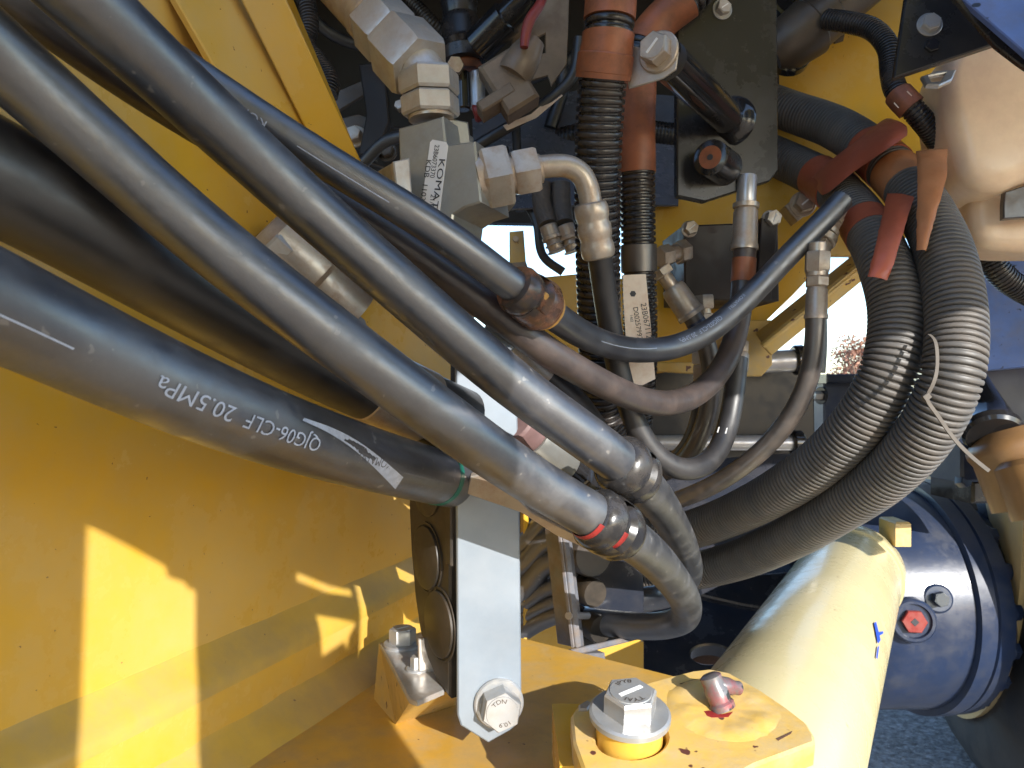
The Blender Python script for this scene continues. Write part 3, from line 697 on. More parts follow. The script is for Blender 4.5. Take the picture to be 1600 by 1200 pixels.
# ------------------------------------------------------------------ corrugated conduits
def conduit(name, label, p, r, m, pitch=.0070, dep=.0030, group=None):
    t = thing(name, label, 'conduit', p.c[0], group)
    p.ribbed(r, pitch, dep).build('ribbed_tube', M[m], t, angle=50)
    return t
c3p = Path([P(*q) for q in [(1120, 205, 1.08), (1225, 250, 1.0), (1290, 284, .92), (1345, 342, .82), (1385, 420, .745), (1401, 500, .715), (1388, 580, .705), (1350, 650, .725), (1290, 715, .77), (1215, 768, .84), (1130, 810, .94), (1060, 832, 1.02), (970, 842, 1.1)]], .004)
c3 = conduit('corrugated_conduit', 'inner of the two thick ribbed conduits, edging the patch of sky', c3p, .0258, 'conduit', pitch=.0055, dep=.0030)
c4p = Path([P(*q) for q in [(1120, 130, 1.10), (1230, 172, 1.0), (1310, 202, .93), (1390, 262, .835), (1448, 335, .76), (1482, 420, .705), (1494, 510, .675), (1486, 590, .665), (1450, 670, .685), (1390, 738, .73), (1310, 795, .80), (1230, 842, .89), (1150, 876, .99), (1080, 893, 1.06), (1000, 900, 1.12), (935, 897, 1.15)]], .004)
c4 = conduit('corrugated_conduit', 'outer of the two thick ribbed conduits, carrying the loose cable tie', c4p, .0262, 'conduit', pitch=.0055, dep=.0030)
c1p = Path([P(*q) for q in [(958, -60, .66), (950, 60, .665), (940, 140, .68), (934, 260, .705), (934, 400, .74), (937, 520, .77), (941, 640, .81), (960, 720, .86), (985, 760, .90)]], .004)
c1 = conduit('corrugated_conduit', 'upright ribbed conduit wrapped in brown tape and held by the metal clip', c1p, .0225, 'conduit_dark', pitch=.0072, dep=.0026)
s0 = c1p.near(950, 52); s1 = c1p.near(940, 122)
c1p.tube([(s0 + (s1 - s0) * i / 8, (.0234) + (.0008 if i in (3, 4, 5) else 0) + (.0018 if i > 5 else 0)) for i in range(9)], 40).build('tape_wrap', M['tape'], c1)
c1p.plain(.0232, c1p.near(956, -40), c1p.near(951, 32)).build('tape_wrap', M['tape'], c1)
c2p = Path([P(*q) for q in [(1130, -70, .80), (1085, -10, .78), (1035, 30, .79), (1003, 75, .79), (996, 150, .80), (996, 270, .81), (998, 400, .82), (1000, 500, .83), (1000, 590, .85), (990, 680, .88), (970, 740, .90)]], .004)
c2 = conduit('corrugated_conduit', 'slimmer upright ribbed conduit behind, taped brown and tagged with a paper label', c2p, .0192, 'conduit_dark', pitch=.0066, dep=.0022)
c2p.plain(.0200, c2p.near(1075, 0), c2p.near(1005, 72), wob=.05).build('tape_wrap', M['tape'], c2)
c2p.plain(.0199, c2p.near(997, 130), c2p.near(996, 268), wob=.03).build('tape_wrap', M['tape'], c2)
c2p.plain(.0199, c2p.near(998, 385), c2p.near(998, 425), wob=.03).build('tape_wrap', M['hose_brown'], c2)
# tapes on the big conduits
def wrap(parent, p, r, a, b_, m, name='tape_wrap', wob=.02):
    p.plain(r, min(p.near(*a), p.near(*b_)), max(p.near(*a), p.near(*b_)), n=40, wob=wob).build(name, M[m], parent)
wrap(c4, c4p, .0268, (1398, 272), (1418, 294), 'mudtape')
wrap(c3, c3p, .0264, (1352, 350), (1362, 370), 'tape_red')
def ribbon(name, label, pts, m, thick=0.0010, bulge=.004, seed=0.0, along_bulge=0.0):
    """tape tail: two edge lines joined by a curved, slightly crumpled strip of real thickness"""
    p = [P(*q) for q in pts]; k = len(p) // 2
    A = Path(p[:k], .002); B = Path(list(reversed(p[k:])), .002); n = 26; w = 8; rows = []
    for i in range(n + 1):
        a = A.at(A.L * i / n)[0]; b_ = B.at(B.L * i / n)[0]; row = []
        for j in range(w + 1):
            f = j / w; q = a.lerp(b_, f)
            h = bulge * (1 - (2 * f - 1) ** 2) + along_bulge * math.sin(PI * i / n) + .0016 * mnoise.noise(q * 90 + V((seed, 0, 0))) + .0007 * mnoise.noise(q * 260)
            row.append(q + V((0, -h, 0)))
        rows.append(row)
    vs = [q for r_ in rows for q in r_]; nv = len(vs); vs += [q + V((0, thick, 0)) for q in vs[:nv]]; fs = []; W = w + 1
    for i in range(n):
        for j in range(w):
            a = i * W + j; fs.append((a, a + 1, a + W + 1, a + W)); fs.append((nv + a, nv + a + W, nv + a + W + 1, nv + a + 1))
        for j in (0, w):
            a = i * W + j; fs.append((a, a + W, nv + a + W, nv + a))
    for i in (0, n):
        for j in range(w): a = i * W + j; fs.append((a, a + 1, nv + a + 1, nv + a))
    o = link(name, vs, fs, M[m], None, True, 60); settag(o, label, 'tape'); return o
ribbon('binding_tape', 'wide red brown tape strap binding both thick conduits together', [(1268, 278, .890), (1290, 257, .868), (1335, 222, .840), (1388, 184, .845), (1396, 188, .84), (1417, 212, .79), (1385, 234, .785), (1335, 268, .815), (1288, 304, .85), (1276, 294, .875)], 'tape_red', bulge=.010, seed=2)
wrap(c3, c3p, .0272, (1278, 277), (1308, 302), 'tape_red')
wrap(c4, c4p, .0276, (1358, 232), (1390, 260), 'tape_red')
ribbon('hanging_tape', 'muddy orange tape tail hanging over the outer conduit', [(1432, 236, .765), (1434, 262, .745), (1434, 300, .725), (1433, 345, .70), (1433, 391, .685), (1447, 392, .685), (1464, 330, .70), (1478, 282, .725), (1480, 258, .745), (1481, 233, .765)], 'mudtape')
ribbon('hanging_tape', 'red brown tape tail hanging beside the sky gap over the inner conduit', [(1387, 302, .765), (1380, 335, .735), (1372, 370, .71), (1364, 402, .695), (1356, 432, .685), (1386, 438, .685), (1398, 408, .69), (1408, 374, .70), (1418, 340, .715), (1428, 308, .735)], 'tape_red')
# cable tie
tie = thing('cable_tie', 'loose clear cable tie on the outer thick conduit', 'cable tie', P(1447, 620, .66))
tp = Path([P(*q) for q in [(1452, 522, .66), (1461, 530, .65), (1465, 560, .64), (1462, 590, .63), (1454, 610, .632), (1447, 620, .635), (1465, 648, .635), (1495, 690, .63), (1520, 715, .625), (1546, 736, .62)]], .003)
vs = []; fs = []
for i, c in enumerate(tp.c):
    t = tp.t[i]; w = t.cross(V((0, -1, 0))).normalized() * .0016
    vs += [c - w, c + w, c + w + V((0, .0014, 0)), c - w + V((0, .0014, 0))]
for i in range(len(tp.c) - 1):
    for j in range(4): k = (j + 1) % 4; fs.append((4 * i + j, 4 * i + k, 4 * i + 4 + k, 4 * i + 4 + j))
link('strap', vs, fs, M['tie'], tie)
MB().box(P(1447, 620, .634), V((.8, 0, .6)), V((0, 1, 0)), V((-.6, 0, .8)), .0030, .0022, .0026, .0005).build('locking_head', M['tie'], tie)
# paper tag
tag_ = thing('paper_label', 'stained paper part label wrapped on the slim ribbed conduit', 'label', P(1000, 600, .75))
tcx = []
pl = [(973, 430, .738), (1009, 428, .738), (1016, 500, .742), (1021, 560, .748), (1024, 592, .752), (1004, 602, .757), (984, 600, .757), (980, 560, .75), (976, 500, .742), (974, 465, .74)]
pp = [P(*q) for q in pl]
n = V((0, -1, 0.05)).normalized(); cc = P(1000, 520, .785)
pp = [hit(x, y, cc, n) for x, y, _ in pl]
mb = MB().prism(pp, -n, .0008, 0); mb.build('paper', M['paper_dirty'], tag_, smooth=False)
def tag_text(t, x, y, size, ang):
    o = hit(x, y, cc, n); ex = V((math.cos(ang), 0, math.sin(ang))); ex = (ex - n * ex.dot(n)).normalized(); ey = n.cross(ex)
    flat_text('label_print', t, size, o, ex, ey, M['ink'], tag_)
tag_text('23B0671123-04', 1001, 474, .0085, math.radians(-81))
tag_text('D00257992 00', 989, 480, .0075, math.radians(-82))
tag_text('1402', 984, 492, .004, math.radians(-83))
MB().lathe(hit(989, 459, cc, n), n, [(0, .0034), (.0004, .0034)], 6).build('label_emblem', M['ink'], tag_, smooth=False)

# ================================================================== CLAMP AND BRACKETS (centre bottom)
NB = V((0.17, -0.985, 0)).normalized(); NL = V((-0.866, -0.50, 0)).normalized()
K0 = P(714, 900, 0.60)
br = thing('clamp_bracket', 'pale galvanised upright bracket with pointed foot and one hex bolt', 'bracket', P(763, 1160, 0.54))
plate('bracket_plate', br, M['galv'], [(712, 540), (806, 540), (812, 780), (815, 1096), (809, 1132), (797, 1142), (763, 1161), (720, 1134), (715, 1118)], K0, NB, 0.009, 0.0012)
bp = hit(779, 1098, K0, NB)
bolt(br, bp, NB, .029, hh=.016, wr=.0205, wt=.0035, rot=.35, txt=('TDN', '10.9'), hm='bolt', wm='bolt')
# arm under the lower sunlit hose
an = V((0.1, -0.75, 0.66)).normalized()
plate('support_arm', br, M['zinc_dusty'], [(735, 745), (768, 738), (830, 800), (905, 838), (925, 862), (870, 838), (815, 802), (728, 772)], P(780, 770, .575), V((-0.1, -0.9, -0.4)), 0.006, 0.001)

ck = thing('hose_clamp_block', 'black polymer clamp block with round plugs behind the galvanised bracket', 'clamp', P(700, 1100, 0.55))
KL = K0 + NL * 0.004 - NB * 0.010
ol = [(703, 600), (660, 600), (642, 700), (639, 790), (642, 860), (648, 930), (656, 985), (668, 1030), (682, 1062), (702, 1092)]
plate('clamp_body', ck, M['polymer'], ol, KL - NL * 0.002, NL, 0.045, 0.002)
plate('clamp_spine', ck, M['polymer'], [(694, 600), (704, 600), (704, 885), (694, 880)], KL + NL * .001, NL, 0.02, 0.001)
for (x, y, rr) in ((668, 871, .0285), (688, 975, .0285)):
    c = hit(x, y, KL - NL * .002, NL)
    MB().lathe(c, NL, [(0, rr + .003), (.0014, rr + .003), (.0014, rr + .0012), (.0002, rr + .0008), (.0002, rr - .0004), (.0030, rr - .0008), (.0036, rr - .0024)], 48).build('round_plug', M['polymer'], ck)
MB().lathe(hit(668, 752, KL - NL * .002, NL), NL, [(0, .031), (.002, .031), (.003, .029)], 48).build('hose_seat', M['polymer'], ck)
# small angle bracket on the yellow block
ab = thing('angle_bracket', 'galvanised angle bracket bolted to a yellow block beside the clamp', 'bracket', onfloor(640, 1120))
q = [onfloor(585, 1095), onfloor(625, 1135), onfloor(720, 1100), onfloor(668, 1062)]
top = CAMZ - 0.262
mb = MB()
qt = [hit(*xy, V((0, 0, top)), UPZ) for xy in ((592, 1005), (640, 1098), (712, 1076), (668, 985))]
qb = [onfloor(x, y) for x, y in ((584, 1092), (618, 1132), (712, 1102), (660, 1055))]
mb.add(qt + qb, [(0, 1, 2, 3), (7, 6, 5, 4), (0, 4, 5, 1), (1, 5, 6, 2), (2, 6, 7, 3), (3, 7, 4, 0)])
mb.build('mount_block', M['yellow_worn'], ab, angle=20)
tz = top + .004
def ontop(x, y): return hit(x, y, V((0, 0, tz)), UPZ)
MB().prism([ontop(x, y) for x, y in ((594, 1006), (606, 1002), (660, 990), (694, 1078), (652, 1096), (640, 1092))], -UPZ, .004, .0008).build('base_flange', M['zinc'], ab)
plate('upright_flange', ab, M['zinc'], [(654, 1000), (700, 985), (716, 1080), (656, 1094)], P(680, 1040, .665), V((0.35, -1, 0)), .004, .0008)
bolt(ab, ontop(629, 1008), UPZ, .023, hh=.014, wr=.019, wt=.003, rot=.2, mark=.5)
bolt(ab, ontop(652, 1046), UPZ, .011, hh=.010, wr=.0105, wt=.002, rot=.2)
# ------------------------------------------------------------------ lug plate with washer and stub
LZ = CAMZ - 0.245
lug = thing('lug_plate', 'thick chipped yellow lug plate with slot and welded stub', 'lug plate', onfloor(1000, 1180))
LN = V((0, -0.20, 0.98)).normalized(); LO = hit(980, 1130, V((0, 0, LZ)), UPZ)
def onlug(x, y, dz=0.0): return hit(x, y, LO + LN * dz, LN)
lo = [onlug(x, y) for x, y in ((892, 1118), (905, 1098), (930, 1085), (990, 1072), (1050, 1055), (1082, 1047), (1108, 1044), (1140, 1050), (1190, 1078), (1230, 1105), (1260, 1128), (1272, 1148), (1274, 1160), (1180, 1195), (1060, 1262), (960, 1275), (912, 1205), (896, 1160))]
sl = [onlug(x, y) for x, y in ell(986, 1152, 56, 33)]
MB().prism(lo, -LN, .018, .002, [sl]).build('plate', M['yellow_worn'], lug)
MB().cyl(onlug(1240, 1160) - UPZ * .09 + V((-.03, .01, 0)), onlug(1240, 1160) - UPZ * .0195 + V((-.03, .01, 0)), .035).build('support_leg', M['yellow_worn'], lug)
MB().box(onlug(980, 1130) - UPZ * .042 + V((0, .03, 0)), V((1, 0, 0)), V((0, 1, 0)), UPZ, .05, .05, .0215).build('support_block', M['yellow'], lug)
wz = .020
wc = onlug(981, 1120, wz)
MB().lathe(onlug(983, 1146) - LN * .03, LN, [(0, .0235), (.0435, .0235)], 40).build('bushing', M['yellow'], lug)
bc = onlug(983, 1146) + LN * .0135
bolt(lug, bc, LN, .033, hh=.015, wr=.0285, wt=.0050, rot=.15, mark=.4, txt=('IPY8', 'TYAI'))
def weldarc(name, pts, r, m, seed=0):
    p = Path([onlug(x, y, z) for x, y, z in pts], .0015)
    k = int(p.L / .0015)
    return p.tube([(p.L * i / k, r * (1 + .35 * mnoise.noise(V((i * .35, seed, 0)))) * min(1, .3 + 4 * min(i, k - i) / k)) for i in range(k + 1)], 14).build(name, M[m], lug)
vs = []; fs = []; K = 64; mc = onlug(1128, 1106); me1, me2, _n = axes(LN)
prof = [(.040, -.0012), (.035, .0016), (.029, .0036), (.023, .0028), (.017, .0006), (.010, .0002), (.003, .0002)]
for rr, hh in prof:
    for i in range(K):
        a_ = 2 * PI * i / K; q = mc + me1 * (rr * 1.05 * math.cos(a_)) + me2 * (rr * .95 * math.sin(a_))
        w_ = .5 + .9 * mnoise.noise(q * 45) + .5 * mnoise.noise(q * 160)
        vs.append(q + LN * (hh * max(.15, min(1.5, w_)) + .0004))
for j in range(len(prof) - 1):
    for i in range(K): k = (i + 1) % K; fs.append((j * K + i, j * K + k, (j + 1) * K + k, (j + 1) * K + i))
fs.append(tuple((len(prof) - 1) * K + i for i in range(K)))
link('weld_crater', vs, fs, M['yellow_worn'], lug, True, 60)
st0 = onlug(1130, 1108); st1 = P(1112, 1062, (st0.y) + .004)
MB().lathe(st0, st1 - st0, [(0, .0095), (.004, .0098), (.006, .0085), (.014, .0090), (.018, .0078), (.0245, .0082), (.026, .006)], 18).build('stub_bolt', M['stub'], lug)
MB().lathe(P(1118, 1070, st0.y + .003), (P(1160, 1076, st0.y + .012) - P(1118, 1070, st0.y + .003)), [(0, .005), (.003, .0068), (.012, .0066), (.018, .0050), (.022, .0052), (.024, .003)], 14).build('stub_arm', M['stub'], lug)
for q in ([(1062, 1068), (1082, 1062), (1110, 1058), (1138, 1062), (1136, 1065), (1108, 1063), (1084, 1067)], [(1172, 1112), (1178, 1110), (1180, 1122), (1174, 1126)], [(1212, 1154), (1238, 1142), (1236, 1146), (1216, 1157)]):
    MB().prism([onlug(x, y, .0003) for x, y in q], -LN, .0003).build('rust_stain', M['rust'], lug, smooth=False)
MB().prism([onlug(x, y, .0008) for x, y in ((1094, 1112), (1108, 1110), (1128, 1116), (1145, 1112), (1138, 1120), (1112, 1121), (1100, 1117))], -LN, .0006).build('red_paint_dab', M['grease_red'], lug, smooth=False)
plate('edge_chip', lug, M['zinc_dusty'], [(904, 1100), (918, 1092), (926, 1098), (918, 1108), (904, 1108)], onlug(915, 1100, .002), LN, .003)

# ------------------------------------------------------------------ big cylinder
cy = thing('steering_cylinder', 'large cream yellow hydraulic cylinder lying along the frame beside the lug plate', 'cylinder', P(1256, 1050, .96))
A = V((.640, 1.39, CAMZ - .352)); Bq = V((.205, .66, CAMZ - .378)); ax = (Bq - A).normalized()
MB().lathe(A + ax * .05, ax, [(0, .080), (.002, .086), (.85, .090), (.86, .088)], 72).build('barrel', M['cream'], cy)
MB().lathe(A, ax, [(0, .070), (.004, .0885), (.008, .0905), (.045, .0905), (.050, .0895), (.0505, .080)], 72).build('end_collar', M['cream'], cy)
MB().lathe(A - ax * .14, ax, [(0, .03), (.14, .03)], 32).build('piston_rod', M['cream'], cy)
c = P(1372, 1000, 1.0)
def oncyl(x, y, r=.0893):
    # nearest meeting of a sight line with the barrel
    o = V((0, 0, CAMZ)); d = P(x, y, 1).copy() - o; d.normalize()
    w = o - A; dd = d - ax * d.dot(ax); ww = w - ax * w.dot(ax)
    a = dd.dot(dd); b_ = 2 * dd.dot(ww); c_ = ww.dot(ww) - r * r; D = b_ * b_ - 4 * a * c_
    t = (-b_ - math.sqrt(max(0, D))) / (2 * a); return o + d * t
for q in ([(1366, 974), (1369, 971), (1376, 1000), (1372, 1006)], [(1371, 1012), (1374, 1008), (1371, 1030), (1369, 1028)], [(1369, 990), (1380, 986), (1380, 990), (1370, 995)]):
    link('blue_sticker', [oncyl(x, y, .0905) for x, y in q], [(0, 1, 2, 3)], M['bluemark'], cy, smooth=False)
MB().box(P(1398, 830, 1.36), V((1, 0, 0)), V((0, 1, 0)), UPZ, .014, .03, .022, .003).build('rod_eye_block', M['yellow_worn'], cy)

# ------------------------------------------------------------------ axle housing
axl = thing('axle_housing', 'blue black enamelled axle housing with bolted flange and red drain plug', 'axle', V((1.0, 1.6, CAMZ - .7)))
AX = V((1, .10, 0)).normalized()
AC = V((.62, 1.66, CAMZ - .475)); RR = .245
MB().lathe(AC, AX, [(0, .13), (.03, .19), (.07, .225), (.13, .240), (.255, RR), (.262, RR * 1.005)], 80).build('housing_drum', M['navy_bright'], axl)
MB().lathe(AC + AX * .262, AX, [(0, RR * .99), (.003, RR * 1.055), (.035, RR * 1.06), (.040, RR * 1.03), (.043, RR * 1.055), (.075, RR * 1.05), (.080, RR * 1.0), (.12, RR * .86), (.16, RR * .80)], 80).build('flange', M['navy_bright'], axl)
MB().lathe(AC + AX * .40, AX, [(0, RR * .7), (.03, RR * .95), (.12, RR * 1.06), (.45, RR * 1.08), (.5, RR * .8)], 64).build('axle_tube', M['navy'], axl)
u_ = V((0, 0, 1)); w_ = AX.cross(u_)
for i in range(9):
    a = math.radians(-10 - i * 19 + 5)
    d = (u_ * math.cos(a) + w_ * math.sin(a)) if w_.y > 0 else (u_ * math.cos(a) - w_ * math.sin(a))
    d = u_ * math.cos(math.radians(8 + i * 19)) + V((AX.y, -AX.x, 0)) * math.sin(math.radians(8 + i * 19))
    MB().hexp(AC + AX * .342 + d * RR * .955, AX, .030, .020).lathe(AC + AX * .330 + d * RR * .955, AX, [(0, .022), (.014, .022)], 20).build('flange_bolt', M['navy_bright'], axl)
def ondrum(x, y, r=RR * .985):
    o = V((0, 0, CAMZ)); d = (P(x, y, 1) - o).normalized(); w = o - AC; dd = d - AX * d.dot(AX); ww = w - AX * w.dot(AX)
    a = dd.dot(dd); b_ = 2 * dd.dot(ww); c_ = ww.dot(ww) - r * r; D = max(0, b_ * b_ - 4 * a * c_)
    p = o + d * ((-b_ - math.sqrt(D)) / (2 * a)); n = p - AC; n = (n - AX * n.dot(AX)).normalized(); return p, n
p_, n_ = ondrum(1424, 968); n_ = (n_ + V((-.35, -.3, 0))).normalized()
MB().lathe(p_ - n_ * .03, n_, [(0, .044), (.042, .042), (.046, .038), (.046, .033), (.040, .031)], 40).build('drain_boss', M['navy_bright'], axl)
dp = MB().hexp(p_ + n_ * .009, n_, .040, .012).build('drain_plug', M['red'], axl)
MB().lathe(p_ + n_ * .0208, n_, [(0, .008), (.001, .0075)], 4).build('plug_socket', M['ink'], dp)
p_, n_ = ondrum(1464, 935); n_ = (n_ + V((-.3, -.3, 0))).normalized()
bolt(axl, p_ - n_ * .004, n_, .026, hh=.018, wr=.028, wt=.012, hm='navy', wm='navy_bright', name='side_plug')
MB().box(V((.60, 1.45, CAMZ - .34)), V((1, 0, 0)), V((0, 1, 0)), UPZ, .04, .04, .035, .004).build('mount_lug', M['navy'], axl)
MB().box(V((.60, 1.47, CAMZ - .44)), V((1, 0, 0)), V((0, 1, 0)), UPZ, .035, .03, .03, .004).build('mount_lug', M['navy'], axl)
# wheel and tyre behind
wh = thing('rear_wheel', 'dark tyre on a pale painted wheel rim under the axle', 'wheel', V((1.35, 2.0, 0)))
WX = V((1, -.31, 0)).normalized(); WC = V((1.19, 2.0, .75))
tyre_p = [(0, .50), (-.012, .62), (0, .69), (.03, .735), (.09, .75), (.36, .75), (.42, .73), (.45, .66), (.45, .5)]
MB().lathe(WC, WX, tyre_p, 96).build('tyre', M['tyre'], wh)
MB().lathe(WC - WX * .028, WX, [(0, .585), (.004, .605), (.02, .60), (.03, .56), (.10, .52), (.16, .40), (.17, .05)], 96).build('rim', M['rim'], wh)

# ------------------------------------------------------------------ things at the right edge
tk = thing('washer_tank', 'off white plastic tank with soft rounded corners under the black bracket', 'tank', P(1560, 388, .8))
def blob(name, outline, d, thick, m, b, parent):
    o = P(outline[0][0], outline[0][1], d); n = V((-.25, -1, 0)).normalized(); c = P(sum(x for x, _ in outline) / len(outline), sum(y for _, y in outline) / len(outline), d)
    pts = [hit(x, y, c, n) for x, y in outline]; mid = sum(pts, V((0, 0, 0))) / len(pts)
    # smooth outline
    for _ in range(2):
        q = []
        for i in range(len(pts)):
            a, c2 = pts[i], pts[(i + 1) % len(pts)]; q += [a.lerp(c2, .25), a.lerp(c2, .75)]
        pts = q
    rows = []
    for k in range(7):
        a = PI / 2 * k / 6; rows.append((math.cos(a) * b - b, -b + math.sin(a) * b))
    vs = []; fs = []; N = len(pts)
    layers = [(0, -thick)] + [(0, -b)] + [(-(b - b * math.cos(PI / 2 * k / 6)), -b + b * math.sin(PI / 2 * k / 6)) for k in range(1, 7)]
    for off, h in layers:
        for p in pts:
            r_ = p - mid; L = r_.length; vs.append(mid + r_ * ((L + off) / L) + n * h)
    for j in range(len(layers) - 1):
        for i in range(N):
            k = (i + 1) % N; fs.append((j * N + i, j * N + k, (j + 1) * N + k, (j + 1) * N + i))
    fs.append(tuple((len(layers) - 1) * N + i for i in range(N))); fs.append(tuple(range(N - 1, -1, -1)))
    return link(name, vs, fs, M[m], parent, True, 60)
blob('tank_body', [(1474, 96), (1500, 50), (1560, 20), (1640, 60), (1720, 110), (1720, 270), (1640, 270), (1600, 282), (1570, 296), (1535, 294), (1506, 276), (1496, 236), (1482, 190)], .76, .10, 'tank', .022, tk)
blob('tank_neck', [(1516, 270), (1620, 270), (1720, 270), (1720, 390), (1620, 392), (1560, 391), (1520, 376)], .80, .07, 'tank', .016, tk)
plate('tank_recess', tk, M['hose_brown'], [(1568, 318), (1570, 300), (1660, 270), (1660, 336), (1568, 342)], P(1600, 310, .775), V((-.25, -1, 0)), .01)
bk = thing('black_corner_bracket', 'black triangular corner bracket above the white tank', 'bracket', P(1450, 120, .70))
BNn = V((-.15, -1, .1)).normalized(); BB = P(1450, 60, .70)
plate('bracket_plate', bk, M['black_plate'], [(1418, -20), (1490, -20), (1562, 66), (1397, 121)], BB, BNn, .008, .0012)
bolt(bk, hit(1452, 39, BB, BNn), BNn, .015, hh=.006, wr=.0115, wt=.0015, hm='zinc', rot=.3)
bolt(bk, hit(1455, 72, BB, BNn), BNn, .012, hh=.004, hm='black')
plate('hook_loop', bk, M['zinc'], [(1440, 118), (1464, 110), (1495, 108), (1488, 124), (1468, 133), (1448, 132)], P(1465, 120, .73), V((0, -.8, .6)), .004, holes=[[(1452, 118), (1478, 113), (1470, 126), (1456, 127)]])
hd = thing('blue_hood_panel', 'bright blue hood panel edge above the tank', 'hood panel', P(1600, 90, .62))
plate('hood_skin', hd, M['bluepanel'], [(1488, -30), (1500, -6), (1604, 84), (1760, 200), (1760, -160), (1500, -160)], P(1560, 40, .62), V((-.25, -.9, .35)), .006, .001)  # blue is in the base colour
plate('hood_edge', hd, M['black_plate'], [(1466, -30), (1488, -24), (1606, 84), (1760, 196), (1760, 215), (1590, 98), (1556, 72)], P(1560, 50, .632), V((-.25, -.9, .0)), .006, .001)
# small conduit with clip
c5p = Path([P(*q) for q in [(1290, 30, .92), (1325, 35, .90), (1362, 45, .88), (1388, 75, .86), (1393, 115, .85), (1402, 145, .83), (1430, 175, .82), (1460, 212, .83), (1488, 262, .85), (1505, 320, .88)]], .003)
c5 = conduit('corrugated_conduit', 'thin dark ribbed conduit curving down past the white tank', c5p, .0125, 'conduit_dark', pitch=.0038, dep=.0013)
wrap(c5, c5p, .0150, (1406, 148), (1424, 170), 'tape')
sp = c5p.near(1415, 160)
stripe_on_hose('scratched_patch', c5p, .0151, (1412, 154), (1418, 164), .018, M['tank'], c5, tilt=0)
c6p = Path([P(*q) for q in [(1535, 360, .92), (1545, 400, .92), (1565, 430, .92), (1610, 460, .93), (1660, 480, .95)]], .003)
conduit('corrugated_conduit', 'black ribbed conduit passing below the white tank', c6p, .0155, 'conduit_dark', pitch=.0042, dep=.0014)
pn = thing('side_panel', 'speckled blue grey panel behind the outer conduit, below the tank', 'panel', P(1580, 600, 1.2))
plate('speckled_sheet', pn, M['bluepanel'], [(1500, 330), (1760, 330), (1760, 560), (1500, 582)], P(1580, 480, 1.25), V((-.3, -1, .2)), .01)
plate('lower_sheet', pn, M['grey_panel'], [(1490, 578), (1760, 556), (1760, 760), (1490, 740)], P(1580, 640, 1.28), V((-.3, -1, .3)), .01)
plate('seam_strip', pn, M['rust'], [(1490, 574), (1760, 552), (1760, 562), (1490, 582)], P(1580, 570, 1.24), V((-.3, -1, .2)), .01)
sh = thing('drive_shaft', 'dark drive shaft ending in an ochre cap behind the outer conduit', 'drive shaft', P(1570, 790, 1.1))
MB().lathe(P(1522, 590, 1.16), P(1556, 690, 1.06) - P(1522, 590, 1.16), [(0, .018), (.03, .022), (.08, .030), (.11, .036), (.115, .040), (.125, .040), (.13, .036)], 40).build('shaft_neck', M['black'], sh)
MB().lathe(P(1592, 712, 1.07), V((.25, -.25, -1)), [(-.04, .040), (-.025, .060), (-.018, .064), (-.010, .064), (0, .060), (.07, .060)], 48).build('cap', M['ochre'], sh)
MB().lathe(P(1622, 748, 1.03), V((.2, -.3, -1)), [(-.03, .044), (-.022, .050), (.05, .050), (.05, .04)], 48).build('lower_cap', M['ochre'], sh)
nb = thing('navy_box', 'navy blue box with a flat lid at the foot of the sky gap', 'box', P(1330, 690, 1.7))
MB().box(P(1330, 660, 1.72), V((1, 0, 0)), V((0, 0, 1)), V((0, -1, 0)), .085, .10, .05, .004).build('box_body', M['navy_bright'], nb)
MB().box(P(1330, 592, 1.70), V((1, 0, 0)), V((0, 0, 1)), V((0, -1, 0)), .090, .010, .08, .003).build('box_lid', M['navy'], nb)
bolt(nb, P(1283, 618, 1.66), V((-1, -.4, 0)), .02, hh=.02, wr=.02, hm='zinc', wm='black')
n2 = thing('navy_bracket_box', 'navy bracket on the axle beside the ochre shaft cap', 'bracket', P(1520, 770, 1.2))
MB().box(P(1512, 718, 1.20), V((1, .1, 0)).normalized(), V((0, 0, 1)), V((.1, -1, 0)).normalized(), .048, .030, .05, .004).build('bracket_body', M['navy_bright'], n2)
MB().box(P(1530, 762, 1.22), V((1, .1, 0)).normalized(), V((0, 0, 1)), V((.1, -1, 0)).normalized(), .05, .018, .05, .004).build('bracket_foot', M['black'], n2)
bolt(n2, P(1500, 752, 1.16), V((.2, -1, .2)), .018, hh=.014, hm='navy_bright')
# far bush seen through the gap
bu = thing('autumn_bush', 'reddish autumn bush seen through the sky gap', 'bush', V((6.2, 13, 0)))
mb = MB()
for i in range(7):
    a = random.uniform(-.6, .6); b0 = V((6.3 + random.uniform(-.3, .3), 13, 0)); mb.cyl(b0, b0 + V((a, random.uniform(-.4, .4), 1.5)), .04, .012, 6)
mb.build('trunk', M['bark'], bu)
vs = []; fs = []
for i in range(5200):
    th = random.uniform(0, 2 * PI); rr = random.random() ** .45; z = random.random()
    R_ = (.9 + .35 * mnoise.noise(V((th * 2, z * 4, 3)))) * (1 - .55 * z)
    c = V((6.3 + math.cos(th) * rr * R_ * 1.1, 13 + math.sin(th) * rr * R_, .35 + z * 1.45 + .2 * mnoise.noise(V((th, rr * 3, z * 5)))))
    u = V((random.uniform(-1, 1), random.uniform(-1, 1), random.uniform(-1, 1))).normalized() * .032; w = u.cross(V((random.random(), random.random(), random.random()))).normalized() * .02
    k = len(vs); vs += [c - u, c + w, c + u, c - w]; fs.append((k, k + 1, k + 2, k + 3))
link('crown', vs, fs, M['leaf'], bu, smooth=False)

